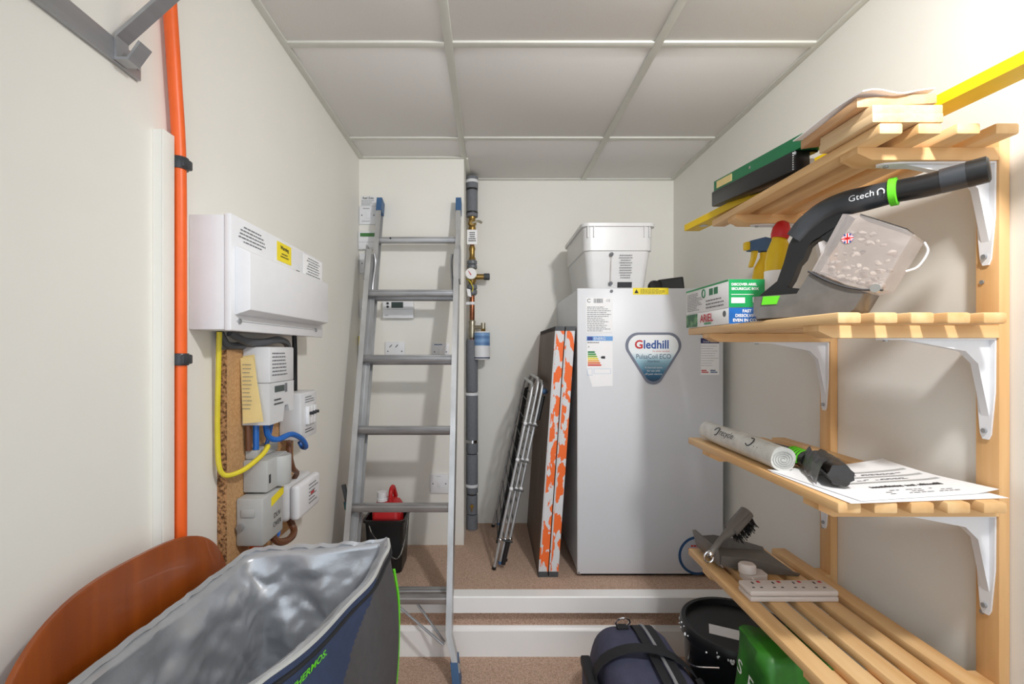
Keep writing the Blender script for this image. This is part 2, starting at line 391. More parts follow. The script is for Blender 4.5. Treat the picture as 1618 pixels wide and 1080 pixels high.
vprism(MB(), [(.1578, 1.3787), (.184, 1.3713), (.2517, 1.3292), (.2652, 1.3146), (.2212, 1.2232), (.1992, 1.219), (.1631, 1.2354), (.1046, 1.2705)], -.05, .05, .06).build('dust_bin', clear_m, vac)
db = MB(); rnd = random.Random(8)
for i in range(110):
    a = rnd.random(); b = rnd.random()**4
    u = .114+.095*a+.05*b*(1-.3*a); v = 1.272-.042*a+.085*b
    db.sphere(vp(u, v, rnd.uniform(-.034, .034)), rnd.uniform(.003, .0075), (1, 1, .7), u=7, v=5)
db.crumple(.004, 80).build('dust', dust_m, vac, kind='stuff')
# handle: outer loop with finger hole (bridge between outer and inner rings)
out = [(-.0033, 1.2339), (.0336, 1.2632), (.046, 1.30), (.056, 1.339), (.0747, 1.3743), (.1104, 1.3885), (.1524, 1.3842), (.1657, 1.3753), (.1524, 1.3552), (.134, 1.325), (.119, 1.3013), (.1075, 1.2787), (.0948, 1.256), (.0808, 1.2334)]
inn = [(.053, 1.2475), (.062, 1.262), (.068, 1.278), (.073, 1.293), (.083, 1.304), (.0885, 1.318), (.0925, 1.330), (.1002, 1.339), (.112, 1.342), (.125, 1.332), (.1195, 1.312), (.108, 1.288), (.0957, 1.262), (.0767, 1.2425)]
def ring(mb, o_, i_, w0, w1):
    n = len(o_); R = [[mb.v(vp(u, v, w)) for u, v in L] for L in (o_, i_) for w in (w0, w1)]
    for k in range(n):
        j = (k+1) % n
        for a, b in ((0, 1), (1, 3), (3, 2), (2, 0)): mb.face([R[a][k], R[a][j], R[b][j], R[b][k]])
    return mb
ring(MB(), out, inn, -.014, .014).build('handle', black_pl, vac, angle=50)
MB().tube([vp(.0654, 1.352), vp(.0868, 1.376), vp(.119, 1.397), (vp(.1524, 1.4065)), vp(.1891, 1.4085), vp(.2236, 1.4105)], lambda t: .021+.0035*math.sin(t*3), 18).build('duct', dark_pl, vac)
MB().tube([vp(.2236, 1.4105), vp(.27, 1.410), vp(.308, 1.413)], .0205, 18).build('nozzle_tube', black_pl, vac)
nz_ = MB(); nz_.tube([vp(.292, 1.412), vp(.335, 1.415)], .0215, 18, 0).build('nozzle_sleeve', dark_pl, vac)
MB().lathe([(.0222, 0), (.0222, .9), (.018, 1)], vp(.325, 1.4145), vp(.352, 1.4165)).build('nozzle_end', black_pl, vac)
MB().lathe([(.022, 0), (.026, .1), (.026, .9), (.022, 1)], vp(.221, 1.4104), vp(.234, 1.4106)).build('green_ring', green_pipe, vac)
vprism(MB(), [(.0154, 1.2102), (.0187, 1.2282), (.0513, 1.2272), (.0449, 1.2098)], -.0502, .0502).build('release_button', green_pipe, vac)
MB().tube([vp(.2674, 1.3112, -.02), vp(.2718, 1.2926, -.02), vp(.2585, 1.2677, -.02), vp(.2413, 1.2609, -.02)], .002, 6).build('bin_clip', cu_white, vac)
vprism(MB(), [(.184, 1.3735), (.2517, 1.3315), (.249, 1.327), (.182, 1.369)], -.03, .03).build('bin_lid', black_pl, vac)
MB().tube([vp(.103, 1.2718, .05), vp(.14, 1.246, .0515), (vp(.18, 1.228, .051)), vp(.2212, 1.222, .048)], .0022, 6).build('seal', ink, vac)
MB().cyl(vp(.211, 1.226, .042), vp(.211, 1.226, .056), .008).build('hinge_knob', chrome, vac)
fo = vp(.1684, 1.3259, .0508)
MB().cyl(fo, fo+vn*.0006, .0098, seg=24).build('flag_sticker', mat('flag_blue', '2B3C7C', .5), vac)
def cross(mb, w, hw, dz):
    for a in (0, math.pi/2, math.radians(35), math.radians(-35)):
        c, s_ = math.cos(a), math.sin(a); ww = w if a in (0, math.pi/2) else w*.5
        p = [(-hw*c+ww*s_, -hw*s_-ww*c), (hw*c+ww*s_, hw*s_-ww*c), (hw*c-ww*s_, hw*s_+ww*c), (-hw*c-ww*s_, -hw*s_+ww*c)]
        mb.face([mb.v(fo+e*u+Vector((0, 0, v))+vn*dz) for u, v in p])
    return mb
cross(MB(), .0026, .0094, .0008).build('flag_white', paper, vac); cross(MB(), .0013, .0094, .001).build('flag_red', red_m, vac)
te = (vp(.2, 1.4105)-vp(.155, 1.4065)).normalized()
text('lettering', 'Gtech', .0165, vp(.163, 1.4015, .0243), te, Z, cu_white, vac)
MB().tube([vp(.2085, 1.404, .0248), vp(.2085, 1.412, .0248), vp(.2135, 1.415, .0245), vp(.2175, 1.411, .0242), vp(.2175, 1.405, .0245)], .0011, 6).build('logo', cu_white, vac)

# ---------------------------------------------------------------- things on the third shelf
S3 = .852
rl = thing('bag_roll', (.632, 1.18, S3), 'roll of clear recycling bags printed in black at the shelf edge', 'bag roll')
c0, c1_ = Vector((.628, 1.0, S3+.0275)), Vector((.636, 1.36, S3+.0275))
rb = MB(); d_, a_, b_ = frame_of(c0, c1_)
rb.loft([[c0.lerp(c1_, t)+(a_*math.cos(k*math.pi/12)+b_*math.sin(k*math.pi/12))*(.0265+.0008*math.sin(7*t+k)) for k in range(24)] for t in [i/12 for i in range(13)]])
rb.build('roll', wrap_m, rl, angle=60)
sw = MB(); sp_ = [c0-d_*.0008+(a_*math.cos(t*.5)+b_*math.sin(t*.5)*.8)*(.003+.0215*t/50) for t in range(51)]
sw.tube(sp_, .0011, 5, 1).build('spiral_end', meter_g, rl)
rt = Vector((0, -1, 0)); up = Vector((.5, 0, .87)).normalized()
def onroll(y, h): return Vector((.632-.0275*math.cos(h), y, S3+.0275+.0275*math.sin(h)))
text('lettering', 'recycle', .024, onroll(1.235, .35), rt, up, ink, rl, depth=.0025)
MB().tube([onroll(1.255+.011*math.cos(t*.55), .62+.42*math.sin(t*.55)) + Vector((-.0008, 0, .0005)) for t in range(10)], .0013, 5, 3).build('logo', ink, rl)
MB().tube([onroll(1.10+.013*math.cos(t*.55), .75+.42*math.sin(t*.55)) + Vector((-.0008, 0, .0005)) for t in range(2, 11)], .0013, 5, 3).build('logo', ink, rl)
for k in range(3): MB().tube([onroll(1.075-.014*k, .15), onroll(1.075-.014*k, .5)], .0012, 5, 0).build('print_bar', ink, rl)
br = thing('scrub_brush', (.69, 1.08, S3), 'black brush handle with lime green grip beside the clear roll', 'brush')
MB().tube([(.70, 1.30, S3+.016), (.70, 1.16, S3+.018), (.692, 1.06, S3+.022), (.686, 1.0, S3+.022)], lambda t: .012+.008*t, 12).build('handle', black_pl, br)
gg = MB()
for k in range(5): gg.tube([Vector((.6935-.0012*k, 1.065-.011*k, S3+.02))+Vector((math.cos(a)*.0198, 0, math.sin(a)*.0198)) for a in (1.0, 1.5, 2.0, 2.5, 3.0, 3.4)], .0028, 5, 2)
gg.build('grip', green_pipe, br)
bb = thing('bin_bag_roll', (.68, .93, S3), 'crumpled roll of black bin bags lying on the paper', 'bag roll')
r1 = MB(); p0, p1 = Vector((.652, .868, S3+.0285)), Vector((.705, .995, S3+.0285)); d_, a_, b_ = frame_of(p0, p1)
r1.loft([[p0.lerp(p1, t)+(a_*math.cos(k*math.pi/10)+b_*math.sin(k*math.pi/10))*(.0205+.002*math.sin(5*t+2*k)) for k in range(20)] for t in [i/10 for i in range(11)]])
r1.crumple(.002, 90).build('roll', binbag, bb, angle=70)
g = []
for i in range(9):
    t = i/8; c = p0.lerp(p1, .1+t*.95)
    g.append([c+Vector((-.022-.02*s_, .004*math.sin(3*s_), -.018+.040*math.sin(1.6*(1-s_))*(1-.45*s_)+.004*math.sin(i*1.7+s_*4))) for s_ in (0, .25, .5, .75, 1)])
thin(g, .002).build('loose_flap', binbag, bb, angle=70)
def sheet(name, c, lift, z, label, seed):
    t = thing(name, (sum(p[0] for p in c)/4, sum(p[1] for p in c)/4, z), label, 'paper', 'papers on the third shelf')
    P = [Vector((*p, z)) for p in c]; n = 12; g = []
    for i in range(n+1):
        row = []
        for j in range(n+1):
            u, v = i/n, j/n
            p = P[0].lerp(P[1], u).lerp(P[3].lerp(P[2], u), v)
            p.z += lift(u, v); row.append(p)
        g.append(row)
    thin(g, .0005).build('sheet', paper, t, angle=30)
    def at(u, v): p = P[0].lerp(P[1], u).lerp(P[3].lerp(P[2], u), v); p.z += lift(u, v)+.0012; return p
    return t, at
s1, _ = sheet('paper_sheet', [(.612, .792), (.912, .822), (.885, 1.03), (.60, 1.0)], lambda u, v: .0005, S3+.0002, 'lower white paper sheet with a corner over the shelf edge', 1)
s2, at2 = sheet('paper_sheet', [(.635, .80), (.925, .85), (.895, 1.065), (.60, 1.01)], lambda u, v: .0018+.026*max(0, u*v-.45)**1.5+.006*max(0, u-.85)*6*(1-v), S3+.0006, 'printed white certificate with a curled far corner on top', 2)
def strip(mb, u0, u1, v0, v1, n=8):
    for k in range(n):
        a, b = u0+(u1-u0)*k/n, u0+(u1-u0)*(k+1)/n
        mb.face([mb.v(at2(a, v0)), mb.v(at2(b, v0)), mb.v(at2(b, v1)), mb.v(at2(a, v1))])
    return mb
gr = MB()
for v in (.40, .55, .70): strip(gr, .22, .95, v, v+.035)
gr.build('table_rules', meter_g, s2)
tx = MB(); rnd = random.Random(9); u = .3
while u < .85:
    l = rnd.uniform(.008, .02); strip(tx, u, u+l, .265, .265+rnd.uniform(.035, .055), 1); u += l+(.006 if rnd.random() < .8 else .02)
tx.build('heading_print', ink, s2)
tx = MB()
for v in (.10, .14, .18, .47, .49, .62, .64):
    u = .3
    while u < .8:
        l = rnd.uniform(.02, .05)
        if rnd.random() < .6: strip(tx, u, u+l, v, v+.012, 1)
        u += l+.01
tx.build('small_print', ink_l, s2)

# ---------------------------------------------------------------- things on the bottom shelf
S4 = .5205
ex = thing('extension_socket', (.72, 1.13, S4), 'four gang extension socket block on the bottom shelf', 'extension lead')
MB().box(.614, .822, 1.100, 1.156, S4, S4+.012, bevel=.003).build('base', beige_pl, ex)
MB().box(.614, .822, 1.100, 1.156, S4+.013, S4+.026, bevel=.004).build('top', beige_pl, ex)
for k in range(4):
    x = .64+.05*k; mb = MB()
    mb.box(x-.002, x+.002, 1.135, 1.144, S4+.0255, S4+.0265); mb.box(x-.0125, x-.0065, 1.115, 1.119, S4+.0255, S4+.0265); mb.box(x+.0065, x+.0125, 1.115, 1.119, S4+.0255, S4+.0265)
    mb.build('socket_slots', ink, ex)
    box('neon', red_m, ex, x+.013, x+.02, 1.140, 1.148, S4+.0255, S4+.0268)
pg = thing('mains_plug', (.69, 1.21, S4), 'beige mains plug lying behind the extension socket', 'plug')
MB().loft([[(.655+.058*t-(.012 if abs(s_) > .5 else 0)*0, 1.19+.045*u_, S4+h) for t, u_ in ((0, .2), (.12, 0), (.88, 0), (1, .2), (1, .8), (.8, 1), (.2, 1), (0, .8))] for h, s_ in ((0, 0), (.018, 0))]).build('plug_body', beige_pl, pg)
MB().lathe([(.021, 0), (.021, .8), (.017, 1)], (.668, 1.212, S4+.018), (.668, 1.214, S4+.04)).build('grip', beige_pl, pg)
MB().tube([(.668, 1.19, S4+.012), (.672, 1.175, S4+.006), (.69, 1.168, S4+.006), (.74, 1.17, S4+.006)], .0035, 8).build('cord', beige_pl, pg)
dp = thing('dustpan', (.70, 1.3, S4), 'taupe dustpan under a hand brush on the bottom shelf', 'dustpan')
# pan: shallow tray, mouth to the right, rising rear
pr = []
for t, wid, z, hgt in ((0, .075, .012, .034), (.25, .085, .004, .036), (.6, .09, .0015, .026), (1, .092, .0012, .006)):
    x = .625+.185*t
    yc = 1.335-.025*t
    pr.append([(x, yc-wid, S4+hgt+.004), (x, yc-wid*.93, S4+z), (x, yc+wid*.8, S4+z), (x, yc+wid*.85, S4+hgt+.004), (x, yc+wid*.82, S4+hgt+.004), (x, yc+wid*.76, S4+z+.002), (x, yc-wid*.9, S4+z+.002), (x, yc-wid*.97, S4+hgt+.004)])
MB().loft(pr).build('pan', tan_pan, dp)
MB().hexa([(.618, 1.265, S4+.008), (.626, 1.265, S4+.008), (.626, 1.40, S4+.008), (.618, 1.40, S4+.008), (.606, 1.26, S4+.056), (.618, 1.26, S4+.056), (.618, 1.40, S4+.056), (.606, 1.40, S4+.056)], bevel=.002).build('rear_wall', tan_pan, dp)
hb = thing('hand_brush', (.66, 1.29, S4+.04), 'taupe hand brush with black bristles and chrome loop resting on the dustpan', 'brush')
h0, h1 = Vector((.590, 1.25, S4+.048)), Vector((.715, 1.30, S4+.142))
MB().tube([h0, h0.lerp(h1, .3)+Vector((0, 0, .006)), h0.lerp(h1, .55), h1], lambda t: .008+.012*max(0, (t-.35))*1.4, 12).build('handle', tan_pan, hb)
hd, ha, hbv = frame_of(h0, h1)
hc = h0.lerp(h1, .78)
MB().hexa([hc+hd*sx_*.038+ha*sy*.020+hbv*sz*.009 for sz in (-1, 1) for sx_, sy in ((-1, -1), (1, -1), (1, 1), (-1, 1))], bevel=.005).build('head', tan_pan, hb)
bs = MB(); rnd = random.Random(2)
for k in range(160):
    p = hc+hd*rnd.uniform(-.034, .034)+ha*rnd.uniform(-.016, .016)-hbv*.008
    qv = p-hbv*.036+hd*rnd.uniform(-.006, .010)+ha*rnd.uniform(-.006, .006)
    bs.cyl(p, qv, .0012, seg=4)
bs.build('bristles', black_pl, hb, kind='stuff')
MB().hexa([hc+hd*(sx_*.012+.012)+ha*(sy*.010)+hbv*(.0093+.0005*sz) for sz in (0, 1) for sx_, sy in ((-1, -1), (1, -1), (1, 1), (-1, 1))]).build('barcode_label', paper, hb)
MB().tube([h0+hd*-.006+Vector((.012*math.cos(a*.63), 0, .014*math.sin(a*.63)-.004)) for a in range(11)], .0022, 6, 3).build('hanging_loop', chrome, hb)
MB().sphere(h0, .0095).build('handle_end', chrome, hb)

# ---------------------------------------------------------------- water heater and what stands on it
HX0, HX1, HF, HT = .345, .9175, 1.835, 1.355
ht = thing('water_heater', (.63, 2.1, UP), 'tall white water heater cabinet with a triangular badge beside the shelving', 'water heater')
MB().box(HX0+.004, HX1-.004, HF+.02, BW-.002, UP+.012, HT-.003, bevel=.003).build('cabinet', heater_m, ht)
MB().box(HX0, HX1, HF, HF+.0195, UP+.014, HT, bevel=.003).build('front_panel', heater_m, ht)
MB().box(HX0+.02, HX1-.02, HF+.02, BW-.02, UP+.0005, UP+.0115).build('plinth', black_pl, ht)
for x in (.4786, .7985): MB().cyl((x, HF-.0005, 1.343), (x, HF-.004, 1.343), .006).build('screw_cap', ink_l, ht)
for x in (HX0+.006, HX1-.006): MB().cyl((x, HF-.0003, UP+.02), (x, HF-.002, UP+.02), .003, seg=8).build('screw', ink_l, ht)
def stick(name, m, x0, x1, z0, z1, par=ht, y=HF): return box(name, m, par, x0, x1, y-.0012, y-.0003, z0, z1)
yl = stick('warning_sticker', yellow_s, .563, .702, 1.3302, 1.356)
MB().prism([(0, 0), (.017, 0), (.0085, .016)], (.568, HF-.0013, 1.335), X, Z, nY, .0004).build('warning_triangle', ink, yl)
lines('small_print', (.592, HF-.0013, 1.353), X, Z, .105, .02, 4, ink, yl, seed=4)
sl = stick('specification_label', paper, .3794, .4835, 1.1814, 1.3178)
lines('small_print', (.383, HF-.0013, 1.285), X, Z, .096, .10, 14, ink_l, sl, seed=8)
bc = MB(); rnd = random.Random(3); x = .409
while x < .444: w = rnd.uniform(.0008, .003); bc.box(x, x+w, HF-.0016, HF-.0012, 1.297, 1.314); x += w+rnd.uniform(.0008, .002)
bc.build('barcode', ink_l, sl)
MB().tube([(.391+.0065*math.cos(a), HF-.0014, 1.306+.0065*math.sin(a)) for a in [.6+k*.5 for k in range(11)]], .0011, 5, 2).build('logo', ink, sl)
text('lettering', 'CE', .013, (.458, HF-.0013, 1.302), X, Z, ink_l, sl)
en = MB().prism([(.3819, 1.1666), (.4835, 1.1666), (.4835, .972), (.404, .968), (.3819, 1.04)], (0, HF-.0004, 0), X, Z, nY, .0008).build('energy_label', paper, ht)
MB().box(.3819, .4835, HF-.0017, HF-.0012, 1.149, 1.1666).build('header_band', mat('energy_blue', '6FA3DC', .5), en)
MB().box(.384, .405, HF-.0021, HF-.0017, 1.1505, 1.165).build('header_emblem', mat('emblem_blue', '27428F', .5), en)
text('lettering', 'ENERG', .015, (.409, HF-.0017, 1.1525), X, Z, paper, en)
text('lettering', 'A', .010, (.386, HF-.0013, 1.122), X, Z, ink, en)
for k, c in enumerate(('1E7F45', '3E9A48', '8DB73E', 'EBD84A', 'EFB24A', 'E2793F', 'D24A3F')):
    z = 1.108-.0085*k; l = .026+.0042*k
    MB().prism([(.386, z), (.386+l, z), (.386+l+.003, z-.0033), (.386+l, z-.0066), (.386, z-.0066)], (0, HF-.0013, 0), X, Z, nY, .0004).build('rating_bar', mat('rating_'+c, c, .5), en)
MB().prism([(.436, 1.084), (.441, 1.089), (.454, 1.089), (.454, 1.079), (.441, 1.079)], (0, HF-.0013, 0), X, Z, nY, .0004).build('rating_arrow', ink, en)
fr = MB()
for x0, x1, z0, z1 in ((.384, .404, 1.014, 1.04), (.41, .476, 1.02, 1.04)):
    for a in ((x0, x1, z0, z0+.0008), (x0, x1, z1-.0008, z1), (x0, x0+.0008, z0, z1), (x1-.0008, x1, z0, z1)): fr.box(a[0], a[1], HF-.0016, HF-.0012, a[2], a[3])
fr.build('print_frames', mat('energy_line', '8FB2DE', .5), en)
lines('small_print', (.384, HF-.0013, 1.147), X, Z, .07, .008, 1, ink, en)
rc = stick('check_record_label', paper, .8282, .9001, 1.0153, 1.1591)
MB().box(.8282, .9001, HF-.0017, HF-.0012, 1.139, 1.1591).build('header_band', mat('record_navy', '25275F', .5), rc)
lines('small_print', (.83, HF-.0013, 1.135), X, Z, .068, .085, 9, ink_l, rc, th=.12, seed=6)
lines('red_print', (.831, HF-.0013, 1.036), X, Z, .03, .014, 2, red_m, rc, th=.7); lines('blue_print', (.866, HF-.0013, 1.036), X, Z, .03, .014, 2, blue_pl, rc, th=.7)
text('lettering', 'Check Record', .0095, (.864, HF-.0018, 1.143), X, Z, paper, rc, align='CENTER')
def rtri(s_, cx_, cz, r):
    # rounded triangle, point down
    pts = []; w, h = s_
    for (ax, az), (a0, a1) in (((cx_-w/2+r, cz+h/2-r), (math.pi, math.pi/2)), ((cx_+w/2-r, cz+h/2-r), (math.pi/2, 0)), ((cx_, cz-h/2+r*.8), (-.45, -math.pi+.45))):
        rr = r if az > cz else r*.8
        if az > cz and ax < cx_: a0, a1 = math.pi+.45, math.pi/2
        if az > cz and ax > cx_: a0, a1 = math.pi/2, -.45
        for k in range(13): a = a0+(a1-a0)*k/12; pts.append((ax+rr*math.cos(a), az+rr*math.sin(a)))
    return pts
bd = MB().prism(rtri((.2183, .2033), .6422, 1.0797, .05), (0, HF-.0004, 0), X, Z, nY, .003).build('badge', mat('badge_rim', '7A8090', .4, .3), ht)
bface = bpy.data.materials.new('badge_face'); bface.use_nodes = True
nt = bface.node_tree; b_ = nt.nodes['Principled BSDF']; tc = nt.nodes.new('ShaderNodeTexCoord'); sx_ = nt.nodes.new('ShaderNodeSeparateXYZ'); rp = nt.nodes.new('ShaderNodeValToRGB')
nt.links.new(tc.outputs['Generated'], sx_.inputs[0]); nt.links.new(sx_.outputs['Z'], rp.inputs[0]); nt.links.new(rp.outputs[0], b_.inputs['Base Color'])
for i, (p, c) in enumerate(((0, '14395A'), (.18, '2F6F93'), (.45, '9CC3D3'), (.62, 'E9F0F3'), (1, 'EDEFF1'))):
    el = rp.color_ramp.elements[i] if i < 2 else rp.color_ramp.elements.new(p)
    el.position = p; el.color = (*lin(c), 1)
b_.inputs['Roughness'].default_value = .35
bf_ = MB().prism(rtri((.196, .182), .6422, 1.081, .043), (0, HF-.0034, 0), X, Z, nY, .0006).build('badge_face', bface, bd)
BY = HF-.0041
text('lettering', 'G', .046, (.568, BY, 1.119), X, Z, red_m, bd, bold=.001); text('lettering', 'ledhill', .046, (.602, BY, 1.119), X, Z, mat('logo_blue', '1F4E9B', .5), bd, bold=.001, sx=.93)
text('lettering', 'PulsaCoil ECO', .0265, (.6422, BY, 1.079), X, Z, mat('logo_slate', '34506E', .5), bd, align='CENTER', sx=.86)
text('lettering', 'Stainless', .014, (.6422, BY, 1.065), X, Z, mat('logo_slate', '34506E', .5), bd, align='CENTER')
text('lettering', 'the cylinder specialists', .0075, (.672, BY, 1.106), X, Z, red_m, bd, align='CENTER')
for k, s_ in enumerate(('A thermal store', 'for use with', 'off peak electric')): text('lettering', s_, .0105, (.6422, BY, 1.041-.0125*k), X, Z, paper, bd, align='CENTER')
rs = MB().cyl((.817, HF-.0003, .3086), (.817, HF-.0012, .3086), .076, seg=40).build('round_sticker', mat('sticker_ring', '1F4A78', .5), ht)
MB().cyl((.817, HF-.0012, .3086), (.817, HF-.0016, .3086), .066, seg=40).build('sticker_face', mat('sticker_face', 'B9BBC4', .5, var=.2, scale=14), rs)
lines('red_print', (.775, HF-.0017, .352), X, Z, .08, .022, 2, red_m, rs, th=.6, align='C')
# storage tub on the heater
tb = thing('plastic_tub', (.53, 2.12, HT), 'white plastic tub with a rim standing on the water heater', 'tub')
def rrect(x0, x1, y0, y1, z, r, n=5):
    out = []
    for cx_, cy_, a0 in ((x1-r, y1-r, 0), (x0+r, y1-r, 90), (x0+r, y0+r, 180), (x1-r, y0+r, 270)):
        for k in range(n+1): a = math.radians(a0+90*k/n); out.append((cx_+r*math.cos(a), cy_+r*math.sin(a), z))
    return out
def tubloop(k, z, r=.03): return rrect(.38+k, .673-k, 1.90+k, 2.343-k, z, r)
T0 = HT+.0005
MB().loft([tubloop(.030, T0), tubloop(.012, T0+.16), tubloop(.006, T0+.163), tubloop(.004, T0+.258), tubloop(-.004, T0+.259), tubloop(-.005, T0+.272), tubloop(0, T0+.274), tubloop(.008, T0+.268), tubloop(.012, T0+.15), tubloop(.034, T0+.004)]).build('tub', tub_m, tb, angle=30)
for x in (.40, .425, .63, .65): MB().box(x-.0015, x+.0015, 1.896, 1.9055, T0+.215, T0+.258).build('rim_rib', tub_m, tb)
MB().cyl((.497, 1.922, T0+.04), (.497, 1.912, T0+.14), .0028, seg=8).build('sight_tube', clear_m, tb)
for z, y in ((T0+.03, 1.924), (T0+.146, 1.909)): MB().cyl((.497, y, z), (.497, y-.010, z), .008).sphere((.497, y-.011, z), .006).build('gauge_fitting', ink_l, tb)
lines('printed_label', (.525, 1.9075, T0+.15), X, (0, -.12, 1), .065, .10, 10, ink_l, tb, seed=12, align='C', th=.3)
MB().hexa([(.527, 1.9255, T0+.014), (.586, 1.9255, T0+.014), (.586, 1.9275, T0+.014), (.527, 1.9275, T0+.014), (.527, 1.922, T0+.036), (.586, 1.922, T0+.036), (.586, 1.925, T0+.036), (.527, 1.925, T0+.036)]).build('black_label', ink, tb)
ph = thing('phone_charger', (.74, 1.93, HT), 'small black charger unit with a sloped screen on the water heater', 'charger')
MB().hexa([(.70, 1.92, HT+.0005), (.80, 1.91, HT+.0005), (.80, 1.98, HT+.0005), (.70, 1.98, HT+.0005), (.703, 1.945, HT+.050), (.803, 1.935, HT+.062), (.803, 1.97, HT+.062), (.703, 1.97, HT+.050)], bevel=.005).build('body', black_pl, ph)
MB().lathe([(.02, 0), (.024, .5), (.02, 1)], (.683, 1.925, HT+.023), (.683, 1.96, HT+.023)).build('cord_reel', black_pl, ph)
MB().hexa([(.712, 1.9225, HT+.012), (.792, 1.915, HT+.014), (.792, 1.918, HT+.014), (.712, 1.926, HT+.012), (.712, 1.939, HT+.046), (.792, 1.9305, HT+.054), (.792, 1.934, HT+.054), (.712, 1.943, HT+.046)]).build('screen', dark_pl, ph)

# ---------------------------------------------------------------- folded pasting table against the heater
pt = thing('pasting_table', (.27, 2.1, UP), 'folded brown pasting table with flaked orange edges leaning on the water heater', 'folding table')
sx0 = (.068)/(1.206-UP)
def lean(x, y, z): return (x+(z-UP)*sx0, y, z)
for k in range(2):
    x0 = .192+.041*k; x1 = x0+.037
    def hx(a, b, y0, y1, z0, z1): return [lean(a, y0, z0), lean(b, y0, z0), lean(b, y1, z0), lean(a, y1, z0), lean(a, y0, z1), lean(b, y0, z1), lean(b, y1, z1), lean(a, y1, z1)]
    lf = MB().hexa(hx(x0, x0+.006, 1.842, 2.38, UP+.004, 1.204)).build('board', brown_b, pt)
    MB().hexa(hx(x0+.0062, x1, 1.838, 1.858, UP+.022, 1.188)).build('edge_rail', orange_p, pt)
    MB().hexa(hx(x0+.0062, x1, 2.362, 2.38, UP+.022, 1.188)).build('edge_rail', orange_p, pt)
    MB().hexa(hx(x0, x1, 1.8375, 2.38, UP+.0005, UP+.0218)).build('end_rail', slate, pt)
    MB().hexa(hx(x0, x1, 1.8375, 2.38, 1.1882, 1.206)).build('end_rail', slate, pt)
    MB().hexa(hx(x0, x0+.006, 1.838, 1.8418, UP+.022, 1.188)).build('lipping', mat('flaked_white_paint', 'C9C9CB', .6, col2='EE6A26', scale=22, lo_=.36, hi=.38, detail=7), pt)

# ---------------------------------------------------------------- folded clothes airer
ar = thing('clothes_airer', (.1, 2.1, UP), 'folded silver and black clothes airer leaning beside the pasting table', 'clothes airer')
dl = Vector((.165, 0, .77)).normalized(); nl = Vector((dl.z, 0, -dl.x))      # up the lean; across it
def ap(s_, y, k): return Vector((.020, y, UP+.008))+dl*s_+nl*(k*.021)
for k, (y0, y1, s0, s1) in enumerate(((1.90, 2.36, .0, .76), (1.915, 2.345, .02, .785), (1.93, 2.33, .03, .775))):
    c = .05
    loop = [ap(s0, y0, k), ap(s1-c, y0, k), ap(s1-c*.3, y0+c*.3, k), ap(s1, y0+c, k), ap(s1, y1-c, k), ap(s1-c*.3, y1-c*.3, k), ap(s1-c, y1, k), ap(s0, y1, k)]
    MB().tube(loop, .0065, 10, 0).build('frame_tube', alu_m, ar)
    for j in range(9):
        s_ = s0+.08+j*(s1-s0-.12)/8.5
        MB().cyl(ap(s_, y0, k), ap(s_, y1, k), .0022, seg=6).build('wire', dark_pl, ar)
    for y in (y0, y1): MB().cyl(ap(s0+.005, y, k), ap(s0-.006, y, k), .0085, seg=10).build('foot', black_pl if k != 1 else blue_pl, ar)
for k in range(3):
    MB().tube([ap(.06, 2.0+.05*k, k*.5), ap(.72, 2.22+.05*k, k*.5)], .004, 8, 0).build('brace', black_pl, ar)
for s_ in (.12, .33, .45, .60):
    MB().cyl(ap(s_, 1.893, -.4), ap(s_, 1.893, 2.4), .004, seg=8).build('pivot_pin', black_pl, ar)
    for k in range(3): MB().sphere(ap(s_, 1.891+.015*k, k), .0085, u=10, v=8).build('rivet', cu_white if s_ > .3 else chrome, ar)
MB().tube([ap(.02, 1.905, 1.6), ap(.12, 1.905, 1.6)], .009, 10, 0).build('sleeve', black_pl, ar)
MB().tube([ap(.62, 1.93, 2.5), ap(.72, 1.94, 2.6)], .008, 10, 0).build('sleeve', black_pl, ar)
MB().sphere(ap(.74, 1.94, 2.6), .012, u=10, v=8).build('lock', blue_pl, ar)

# ---------------------------------------------------------------- pipe stack in the corner
PX, PYY = -.085, 2.335
ps = thing('pipe_stack', (PX, PYY, UP), 'lagged vertical water pipe with brass valves in the corner beside the ladder', 'pipe')
def seg(name, m, z0, z1, r, prof=None, x=PX, y=PYY): return MB().lathe(prof or [(r*.93, 0), (r, .02), (r, .98), (r*.93, 1)], (x, y, z0), (x, y, z1)).build(name, m, ps)
seg('copper_core', copper, .25, 1.97, .011)
for z0, z1, r in ((1.915, 1.975, .029), (1.80, 1.912, .0275), (1.775, 1.797, .0285), (.905, 1.165, .0285), (.60, .90, .029), (.40, .595, .0285), (.30, .392, .027), (UP+.001, .295, .028)):
    seg('lagging', lag_m, z0, z1, r)
for z in (1.795, 1.91): seg('tape_band', black_pl, z-.004, z+.004, .0288)
seg('brass_valve', brass, 1.70, 1.775, .018, [(.013, 0), (.019, .2), (.016, .4), (.022, .55), (.016, .8), (.018, 1)])
MB().cyl((PX, PYY-.005, 1.737), (PX, PYY-.035, 1.737), .012).build('valve_stem', brass, ps)
MB().tube([(PX, PYY-.032, 1.737), (PX+.03, PYY-.036, 1.745), (PX+.05, PYY-.036, 1.737)], .006, 8).build('lever', nickel, ps)
tgp = box('instruction_tag', paper, ps, PX-.024, PX+.026, PYY-.034, PYY-.032, 1.632, 1.704)
lines('small_print', (PX-.018, PYY-.0345, 1.695), X, Z, .038, .05, 5, ink, tgp, align='C', th=.45, seed=3)
seg('brass_union', brass, 1.555, 1.63, .016, [(.014, 0), (.018, .15), (.013, .3), (.013, .6), (.016, .8), (.013, 1)])
seg('hose_union', grey_pl, 1.515, 1.56, .024, [(.02, 0), (.025, .1), (.025, .4), (.02, .5), (.025, .6), (.025, .9), (.02, 1)])
